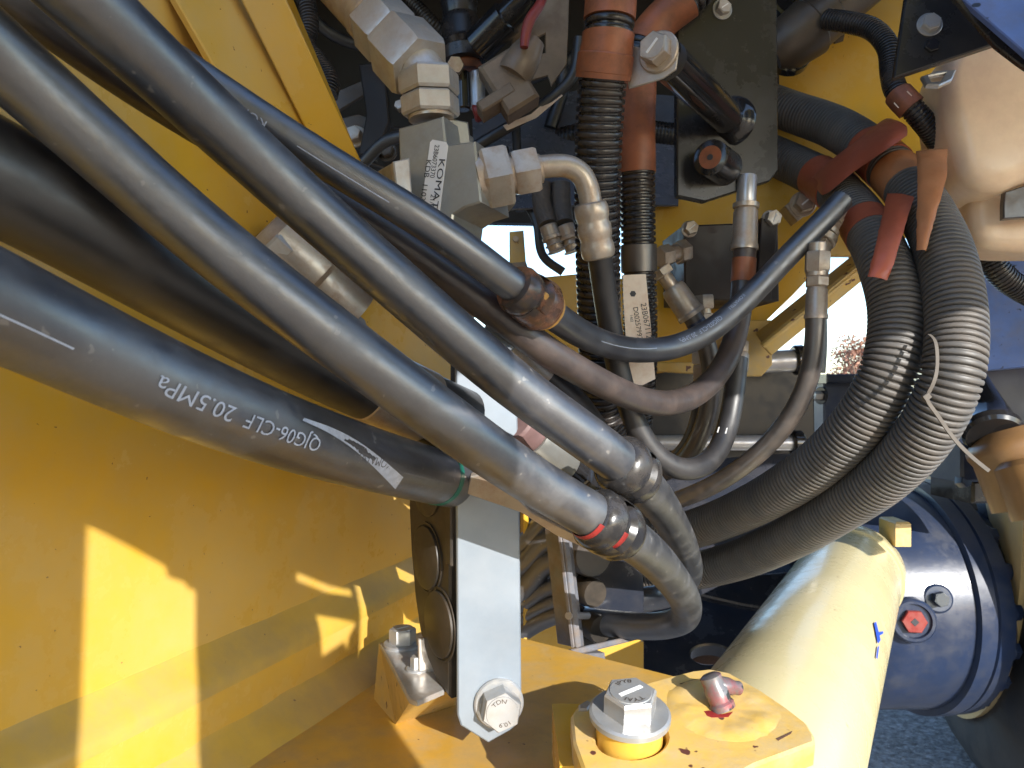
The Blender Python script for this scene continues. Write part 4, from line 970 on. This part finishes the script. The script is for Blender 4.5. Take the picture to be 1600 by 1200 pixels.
# ================================================================== FITTINGS AND VALVES (top centre)
vb = thing('manifold_block', 'grey machined steel manifold block with white part sticker', 'manifold', P(690, 430, .64))
VN = V((-.38, -.92, 0)).normalized(); V0 = P(690, 300, .63)
plate('block_body', vb, M['block'], [(622, 200), (692, 181), (697, 226), (742, 220), (752, 316), (726, 324), (708, 336), (705, 360), (708, 440), (630, 440)], V0, VN, .060, .0015)
plate('side_boss', vb, M['block'], [(752, 232), (800, 240), (806, 318), (752, 322)], P(770, 280, .665), V((.2, -1, 0)), .04, .0015)
plate('upper_boss', vb, M['block'], [(690, 182), (732, 190), (738, 236), (697, 230)], P(710, 205, .655), V((.3, -1, 0)), .03, .0015)
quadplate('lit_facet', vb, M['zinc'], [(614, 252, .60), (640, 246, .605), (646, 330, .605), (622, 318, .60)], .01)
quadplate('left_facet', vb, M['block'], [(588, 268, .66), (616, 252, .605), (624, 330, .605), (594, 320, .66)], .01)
# sticker
SO = V0 + VN * .0008
st = plate('part_sticker', vb, M['paper'], [(672, 222), (676, 218), (697, 222), (700, 228), (684, 352), (654, 352)], SO, VN, .0006, 0)
def stick(t, x, y, size, stretch=1.0):
    o = hit(x, y, SO, VN); o2 = hit(x - 19, y + 122, SO, VN); ex = (o2 - o).normalized(); ey = VN.cross(ex)
    flat_text('sticker_print', t, size, o, ex * stretch, ey, M['ink'], st)
stick('KOMATSU', 687, 247, .0085, 1.45); stick('23B6073370', 680, 226, .0066, .85); stick('21/03', 674, 303, .0066); stick('KDB  11030/0', 667, 249, .0072, 1.1)
# hose end fitting standing on the block
ef = thing('hose_end_fitting', 'dusty steel swivel elbow with crimped ferrule above the manifold block', 'fitting', P(675, 190, .65))
a0 = P(510, -50, .72); a1 = P(648, 98, .655)
fitting(ef, a0, a1, [('col', -.2, .52, .0250, None), ('col', .50, .58, .0262, None), ('hex', .57, .78, .0282, 'zinc'), ('hex', .79, 1.06, .0310, 'zinc')])
MB().lathe(P(652, 104, .655), P(676, 140, .65) - P(652, 104, .655), [(0, .021), (.012, .021), (.02, .022)], 32).build('swivel_neck', M['zinc'], ef)
fitting(ef, P(669, 112, .65), P(674, 188, .652), [('hex', .0, .48, .0260, 'zinc'), ('hex', .50, .92, .0250, 'zinc'), ('col', .9, 1.0, .020, None)])
# right hand elbow
el = thing('elbow_fitting', 'sand coloured steel elbow tube with two hex nuts beside the manifold', 'fitting', P(800, 275, .67))
fitting(el, P(748, 282, .64), P(846, 263, .645), [('col', -.05, .1, .024, None), ('hex', .05, .48, .0275, None), ('col', .46, .56, .017, None), ('hex', .54, .93, .0205, None), ('col', .9, 1.0, .0125, None)])
ep = Path([P(*q) for q in [(838, 262, .645), (862, 259, .645), (888, 260, .645), (908, 272, .646), (919, 295, .648), (924, 325, .65)]], .002)
ep.plain(.0098, n=28, step=.003).build('bent_tube', M['zinc_dusty'], el)
fitting(el, P(922, 316, .65), P(936, 404, .662), [('rib', 0, 1.0, .0152, None)])
# clip with stand off on the black plate
bpn = thing('black_mount_plate', 'black rectangular mount plate with clipped corners and stand off tube', 'mount plate', P(1130, 315, .82))
MN = V((.10, -1, .0)).normalized(); M0 = P(1130, 150, .80)
plate('plate', bpn, M['black_plate'], [(1058, -40), (1214, -40), (1217, 266), (1203, 283), (1102, 315), (1058, 306)], M0, MN, .010, .0015)
bolt(bpn, hit(1128, 15, M0, MN), MN, .014, hh=.007, wr=.011, wt=.0015, hm='zinc', mark=.3)
pc0 = P(1044, 95, .655); pc1 = hit(1140, 188, M0, MN)
MB().lathe(pc1, pc0 - pc1, [(0, .0205), (.006, .0178), (.012, .0172), ((pc0 - pc1).length, .0172)], 36).build('stand_off_tube', M['black'], bpn)
MB().lathe(pc1 - (pc0 - pc1).normalized() * .004, pc0 - pc1, [(0, .0275), (.004, .0262), (.007, .0225), (.011, .0192), (.014, .0176)], 36).build('weld_ring', M['black'], bpn)
q1 = hit(1132, 262, M0, MN); q0 = P(1110, 246, .765)
MB().lathe(q1, q0 - q1, [(0, .0195), ((q0 - q1).length, .0185), ((q0 - q1).length + .001, .017)], 36).build('threaded_boss', M['black'], bpn)
MB().lathe(q0, q0 - q1, [(0, .0125), (.0012, .012)], 24).build('rusty_thread', M['tape'], bpn)
MB().lathe(q0 + (q0 - q1).normalized() * .0012, q0 - q1, [(0, .0032), (.0004, .003)], 16).build('thread_hole', M['ink'], bpn)
clip = thing('conduit_clip', 'pale metal clip with large hex bolt holding the taped conduit', 'clip', P(1020, 100, .65))
CN = (pc0 - pc1).normalized()
tongue = pc0 + CN * .002
plate('clip_tongue', clip, M['zinc'], [(974, 68), (1000, 74), (1040, 62), (1060, 80), (1056, 108), (1036, 122), (982, 138)], tongue, CN, .0025, .0005)
bolt(clip, hit(1030, 82, tongue, CN), CN, .024, hh=.013, wr=.0185, wt=.003, rot=.5, hm='zinc_dusty', wm='zinc_dusty', mark=.3)
wrap_s0 = c1p.near(946, 82); wrap_s1 = c1p.near(940, 118)
c1p.tube([(wrap_s0, .0248), (wrap_s0 + .001, .0256), (wrap_s1 - .001, .0256), (wrap_s1, .0248)], 40).build('clip_band', M['tape'], clip)
# valve block
vv = thing('valve_block', 'matt black valve block with two hex bolts on the yellow cross member', 'valve block', P(1145, 470, .93))
VV = V((.05, -1, 0)).normalized(); VO = P(1145, 400, .90)
plate('block_body', vv, M['black_block'], [(1068, 352), (1216, 346), (1218, 470), (1070, 468)], VO, VV, .10, .002)
bolt(vv, hit(1077, 358, VO, VV), VV, .015, hh=.011, flange=True, hm='zinc_dusty', mark=.4)
bolt(vv, hit(1204, 343, VO, VV), VV, .017, hh=.012, flange=True, hm='zinc', mark=.9)
plate('mount_ear', vv, M['black_block'], [(1190, 340), (1216, 350), (1205, 470), (1182, 470)], VO + VV * .006, VV, .03, .001)
fitting(vv, P(1098, 462, .88), P(1100, 500, .88), [('hex', 0, .55, .0135, None), ('col', .5, .8, .009, None), ('hex', .75, 1.0, .012, None)])
fitting(vv, P(1072, 392, .90), P(1030, 402, .88), [('hex', 0, .35, .014, None), ('col', .3, .7, .010, None), ('hex', .62, 1.0, .013, None)])
# right fitting where the thin hose ends
rf = thing('banjo_fitting', 'stack of small steel rings and nut at the end of the thin printed hose', 'fitting', P(1290, 385, .76))
fitting(rf, P(1306, 322, .795), P(1272, 398, .785), [('hex', 0, .22, .0125, None), ('col', .2, .30, .0135, None), ('hex', .30, .48, .0125, None), ('col', .48, .58, .0150, None), ('col', .60, .74, .0160, None), ('hex', .74, 1.0, .0135, None)])
sq = thing('square_washer_bolt', 'hex bolt on a square steel washer beside the banjo fitting', 'bolt', P(1255, 335, .95))
SQN = V((-.1, -1, 0)).normalized(); SQO = P(1255, 320, .95)
plate('square_washer', sq, M['zinc_dusty'], [(1226, 322), (1262, 292), (1282, 318), (1246, 346)], SQO, SQN, .03, .001)
bolt(sq, hit(1254, 319, SQO, SQN), SQN, .022, hh=.013, wr=.0165, wt=.002, hm='zinc_dusty', wm='zinc_dusty', mark=.5, rot=.2)

# ------------------------------------------------------------------ engine bay clutter
en = thing('engine_casting', 'dull brown ribbed starter casting behind the black mount plate', 'casting', P(1270, 60, 1.0))
MB().lathe(P(1235, 66, .96), P(1330, -6, .95) - P(1235, 66, .96), [(-.03, .02), (-.01, .034), (.03, .038), (.034, .034), (.06, .033), (.064, .029), (.10, .028), (.16, .026)], 32).build('casting_body', M['grime_metal'], en)
MB().lathe(P(1228, 90, .98), V((0, -1, .3)), [(0, .030), (.01, .030), (.012, .026), (.006, .022)], 32).build('ring_seat', M['black'], en)
MB().lathe(P(1225, 10, .98), V((.3, -1, .3)), [(0, .028), (.01, .028), (.012, .024), (.004, .02)], 32).build('ring_seat', M['black'], en)
plate('casting_cover', en, M['grime'], [(1200, -40), (1335, -40), (1356, 22), (1245, 140), (1200, 160)], P(1260, 90, 1.01), V((0, -1, 0)), .02, .004)
bolt(en, hit(1303, 60, P(1260, 90, 1.01), V((0, -1, 0))), V((0, -1, 0)), .020, hh=.008, hm='grime_metal', wr=.016, wm='grime_metal', mark=.7)
MB().cyl(P(1280, 40, .99), P(1322, 20, .97), .012, b=.002).build('tube_stub', M['grime_metal'], en)
# shield sheet
sg = thing('heat_shield', 'creased shiny heat shield sheet between manifold and ribbed conduit', 'heat shield', P(820, 250, 1.05))
plate('sheet', sg, M['sheet'], [(738, 186), (800, 168), (905, 140), (1060, 150), (1060, 320), (905, 320), (742, 330)], P(820, 220, 1.08), V((.05, -1, .75)), .003, 0)
MB().cyl(P(806, 190, 1.02), P(812, 330, 1.02), .006).build('upright_rod', M['grime'], sg)
MB().cyl(P(790, 230, 1.02), P(792, 290, 1.02), .004).build('hanger', M['grime'], sg)
# connectors
cn = thing('wire_connector', 'dusty tan plug connector with red wire hanging beside the taped conduit', 'connector', P(800, 160, .9))
MB().box(P(795, 135, .90), V((.85, 0, .53)), V((-.53, 0, .85)), V((0, -1, 0)), .022, .034, .018, .004).build('plug_shell', M['tanplastic'], cn)
MB().box(P(776, 160, .90), V((.85, 0, .53)), V((-.53, 0, .85)), V((0, -1, 0)), .024, .007, .019, .002).build('plug_collar', M['tanplastic'], cn)
MB().lathe(P(808, 108, .89), V((.5, 0, .85)), [(-.01, .02), (0, .022), (.02, .02), (.04, .014)], 24).build('plug_neck', M['tanplastic'], cn)
plate('connector_bracket', cn, M['tanplastic'], [(800, 60), (850, -20), (890, -20), (886, 100), (862, 134), (856, 118), (820, 128), (800, 122)], P(840, 80, .95), V((.1, -1, 0)), .004, .001, holes=[[(833, 62), (852, 52), (852, 82), (833, 88)]])
rp = Path([P(*q) for q in [(856, -20, .88), (842, 10, .87), (826, 35, .865), (820, 62, .865), (819, 74, .865)]], .002)
rp.tube([(rp.L * i / 12, .0035 + .003 * math.sin(PI * i / 14)) for i in range(13)], 16).build('red_wire', M['red'], cn)
cn2 = thing('wire_connector', 'black glossy plug connector above the tan one', 'connector', P(770, 60, .95))
MB().lathe(P(748, 72, .95), P(800, 20, .92) - P(748, 72, .95), [(-.005, .012), (0, .022), (.05, .022), (.052, .018), (.09, .016)], 32).build('plug_shell', M['black'], cn2)
MB().lathe(P(741, 74, .95), V((0, -1, 0)), [(0, .002), (.02, .002)], 8).build('plug_pin', M['grime_metal'], cn2)
sn = thing('sensor_stack', 'ribbed sensor with copper rings above the two dark studs', 'sensor', P(730, 120, 1.0))
MB().lathe(P(722, 60, 1.0), V((.08, 0, -1)), [(-.06, .022), (-.05, .026), (-.03, .022), (-.02, .027), (0, .024), (.006, .027), (.012, .024), (.016, .029), (.032, .029), (.034, .024)], 32).build('sensor_body', M['conduit_dark'], sn)
MB().lathe(P(726, 82, 1.0), V((.08, 0, -1)), [(0, .026), (.004, .028), (.012, .026), (.014, .020), (.018, .022), (.026, .018)], 32).build('copper_ring', M['tape'], sn)
for x in (722, 745):
    MB().cyl(P(x, 112, .98), P(x + 2, 172, .98), .010, b=.002).build('stud', M['steel_bar' if x > 740 else 'black'], sn)
MB().hexp(P(711, 106, .975), V((.1, -1, -.2)), .020, .02).build('bolt', M['zinc_dusty'], sn)
MB().cyl(P(740, 178, .98), P(760, 172, .98), .012, b=.002).build('red_cap', M['red'], sn)
cb = thing('cable', 'black cable with a pale paper flag crossing the heat shield', 'cable', P(740, 235, .98))
kp = Path([P(*q) for q in [(700, 262, .97), (745, 228, .97), (800, 195, .96), (860, 155, .95), (895, 118, .95), (905, 60, .95)]], .004)
kp.plain(.0075, n=16).build('cable_sheath', M['hose_dull'], cb)
MB().prism([P(786, 196, .945), P(830, 178, .945), P(872, 140, .94), P(880, 147, .94), P(838, 184, .945), P(792, 204, .945)], V((0, 1, 0)), .0006).build('paper_flag', M['paper_dirty'], cb, smooth=False)
for i, (pts, r_, m_, lab) in enumerate([
    ([(470, -40, 1.0), (484, 40, .98), (478, 70, .97), (500, 100, .95), (516, 130, .93), (512, 150, .92)], .0125, 'conduit_dark', 'dark ribbed cable hanging beside the yellow post'),
    ([(600, -30, 1.2), (650, 10, 1.2), (680, 40, 1.2), (720, 60, 1.22)], .012, 'conduit_dark', 'dark ribbed cable high behind the swivel elbow'),
    ([(820, 240, 1.15), (860, 225, 1.12), (900, 215, 1.1), (960, 205, 1.1), (1060, 215, 1.1)], .020, 'conduit_dark', 'dark ribbed conduit lying across the heat shield'),
    ([(810, 300, 1.02), (838, 345, 1.0), (848, 400, 1.0), (880, 425, 1.0)], .006, 'hose_dull', 'thin black cable hanging in front of the small sky gap')]):
    p = Path([P(*q) for q in pts], .004)
    if i < 3: conduit('corrugated_conduit', lab, p, r_, m_, pitch=.005, dep=.0016)
    else:
        t = thing('cable', lab, 'cable', p.c[0]); p.plain(r_, n=16).build('cable_sheath', M[m_], t)
for lab, x0, x1 in (('spring sleeved small hose nearer the manifold, over the small sky gap', 846, 856), ('spring sleeved small hose nearer the ribbed conduit, over the small sky gap', 876, 882)):
    p = Path([P(x0, 285, .95), P(x0 + 1, 320, .95), P(x1, 352, .94)], .003)
    t = thing('spring_hose', lab, 'hose', p.c[0])
    p.ribbed(.0125, .0022, .0006, n=20).build('spring_sleeve', M['conduit'], t)
    e = p.at(p.L)[0]; d = V((.35, 0, -1)).normalized()
    fitting(t, e, e + d * .034, [('col', 0, .45, .0115, None), ('col', .42, .58, .013, None), ('col', .55, 1.0, .010, None)])
    for k in (.5, .75, 1.0):
        MB().lathe(e + d * .034 * k, d, [(0, .0118), (.0008, .0126), (.0016, .0118)], 24).build('wire_clamp', M['steel_bar'], t)
gc = thing('valve_casting', 'grey cast valve body showing between the two long hoses', 'valve body', P(470, 470, .70))
MB().lathe(P(425, 372, .66), P(560, 500, .70) - P(425, 372, .66), [(-.01, .02), (0, .032), (.03, .036), (.05, .034), (.055, .028), (.10, .026)], 28).build('valve_barrel', M['zinc_dusty'], gc)
MB().hexp(P(418, 378, .655), P(560, 500, .70) - P(425, 372, .66), .055, .02, both=True).build('hex_nut', M['zinc'], gc)
# pin and sleeve behind hose two
pn2 = thing('clamp_pin', 'pale steel pin head and sleeve below the rust stained clip', 'pin', P(840, 580, .60))
pa = P(790, 528, .575); pb = P(846, 580, .625)
MB().lathe(pa, pb - pa, [(-.004, .0125), (-.003, .0145), (.008, .0150), (.010, .0135), ((pb - pa).length - .002, .0140), ((pb - pa).length, .0125)], 36).build('sleeve', M['zinc'], pn2)
MB().lathe(pa + V((-.002, -.006, .002)), V((-.35, -.9, .1)), [(0, .0150), (.004, .0150), (.0055, .0135)], 36).build('round_head', M['galv'], pn2)
plate('clevis', pn2, M['zinc_dusty'], [(752, 492), (776, 478), (812, 508), (822, 540), (800, 556), (770, 520)], P(786, 510, .60), V((-.2, -1, .2)), .02, .001)
plate('tail_plate', pn2, M['zinc'], [(820, 508), (842, 522), (836, 548), (812, 540)], P(828, 528, .60), V((-.2, -1, .2)), .02, .001)
p = Path([P(*q) for q in [(842, 576, .622), (870, 602, .64), (905, 640, .67), (940, 690, .72), (960, 740, .78)]], .004)
t = thing('hydraulic_hose', 'short black hose leaving the pale steel sleeve below the rusty clip', 'hose', p.c[0]); p.plain(.0135).build('rubber_tube', M['hose_dull'], t)
nutz = thing('fitting_cluster', 'dusty elbow nuts tucked behind the brown stained hose', 'fitting', P(690, 450, .62))
fitting(nutz, P(690, 415, .60), P(760, 480, .60), [('hex', 0, .3, .017, 'zinc_dusty'), ('col', .28, .6, .013, 'zinc'), ('hex', .55, .95, .018, 'zinc_dusty')])
cn3 = thing('grey_coupling', 'grey coupling with pink band showing between the two sunlit hoses', 'coupling', P(870, 740, .66))
fitting(cn3, P(800, 655, .62), P(915, 760, .70), [('col', 0, .2, .022, 'pink'), ('col', .2, .62, .024, 'block'), ('col', .58, .8, .020, 'black'), ('hex', .78, 1.0, .022, 'black')])

# ------------------------------------------------------------------ grey hose stand and bundle
sd = thing('hose_stand', 'weathered grey hose stand with round holes behind the guarded hoses', 'stand', P(920, 1010, .95))
quadplate('side_plate', sd, M['weathered'], [(850, 826, .93), (878, 826, .90), (902, 1012, .90), (870, 1006, .93)], .008)
quadplate('edge_plate', sd, M['weathered'], [(876, 826, .90), (893, 832, .935), (912, 1010, .935), (898, 1012, .90)], .004)
SNm = V((.12, -1, .0)).normalized(); S0 = P(940, 930, .985)
plate('hole_plate', sd, M['navy'], [(890, 830), (1005, 830), (1007, 996), (905, 1012)], S0, SNm, .006, .001, holes=[ell(918, 924, 19, 26), ell(925, 978, 19, 22)])
quadplate('base_plate', sd, M['weathered'], [(893, 1014, .90), (1002, 990, .97), (1006, 997, .97), (900, 1024, .90)], .010)
quadplate('foot', sd, M['weathered'], [(905, 1022, .90), (945, 1020, .93), (950, 1040, .93), (905, 1034, .90)], .02)
MB().cyl(P(888, 962, .90), P(918, 962, .95), .0045).build('clip_pin', M['steel_bar'], sd)
for i, (y0, y1, r_) in enumerate(((838, 812, .013), (870, 845, .0165), (910, 880, .0165), (935, 920, .011), (955, 945, .010), (976, 966, .0125))):
    p = Path([P(795, y0 + 26, 1.02), P(822, y0 + 8, 1.01), P(850, y1 + 2, 1.0), P(880, y1 - 8, .99), P(905, y1 - 10, .99)], .004)
    t = thing('bundled_hose', ('top', 'second', 'third', 'fourth', 'fifth', 'lowest')[i] + ' black hose of the bundle between bracket and grey stand', 'hose', p.c[0], 'hoses bundled behind the bracket')
    p.plain(r_, n=24).build('rubber_tube', M['hose'], t)

for x, y, r_ in ((917, 922, .0185), (926, 977, .0185), (915, 862, .030)):
    MB().lathe(P(x, y, .972), V((.45, -.85, 0)), [(-.012, r_ * .9), (0, r_), (.016, r_), (.020, r_ * .92)], 36).build('rubber_grommet', M['polymer' if y > 900 else 'hose_brown'], sd)
# ------------------------------------------------------------------ more of the grimy bay: brackets, bolts and cables
gb = thing('bay_bracket', 'rusty dark bracket with two bolts between yellow post and manifold', 'bracket', P(570, 240, 1.05))
GN = V((-.1, -1, .1)).normalized(); GO = P(570, 200, 1.05)
plate('bracket_plate', gb, M['grime_metal'], [(512, 190), (560, 178), (606, 196), (640, 200), (640, 250), (600, 262), (520, 236)], GO, GN, .008, .001, holes=[ell(594, 205, 9, 13)])
plate('bracket_arm', gb, M['grime'], [(560, 100), (600, 96), (608, 190), (585, 250), (560, 240), (572, 180)], GO + GN * .02, GN, .012, .002)
plate('upper_arm', gb, M['grime_metal'], [(510, 150), (560, 128), (640, 108), (646, 116), (566, 150), (530, 172)], GO - GN * .02, GN, .006, .001)
bolt(gb, hit(556, 214, GO, GN), GN, .020, hh=.012, wr=.016, hm='zinc_dusty', wm='zinc_dusty')
bolt(gb, hit(606, 238, GO, GN), GN, .018, hh=.010, wr=.014, hm='grime_metal', wm='grime_metal')
bolt(gb, hit(626, 168, GO, GN), GN, .013, hh=.010, hm='zinc_dusty')
for pts, r_, lab in (([(455, -30, 1.1), (500, 40, 1.12), (560, 70, 1.15), (640, 60, 1.2), (700, 40, 1.2)], .009, 'loose black cable sagging behind the swivel elbow'),
                     ([(640, 210, .95), (600, 222, .96), (560, 260, .98), (520, 270, .98)], .008, 'black cable passing behind the manifold block'),
                     ([(700, -30, 1.15), (705, 60, 1.15), (690, 130, 1.15), (700, 200, 1.15)], .013, 'black hose dropping behind the ribbed sensor'),
                     ([(880, -20, 1.1), (870, 60, 1.1), (880, 130, 1.1), (860, 200, 1.1)], .010, 'black hose behind the tan connector bracket'),
                     ([(640, 60, 1.3), (760, 130, 1.3), (860, 110, 1.3), (960, 40, 1.3)], .011, 'dark cable loop deep in the bay')):
    p = Path([P(*q) for q in pts], .004); t = thing('cable', lab, 'cable', p.c[0]); p.plain(r_, n=16).build('cable_sheath', M['hose_dull'], t)
MB().prism([P(x, y, .655) for x, y in ((918, 92), (936, 76), (946, 80), (930, 96), (922, 106))], V((0, 1, 0)), .002).build('bare_patch', M['tank'], c1, smooth=False)
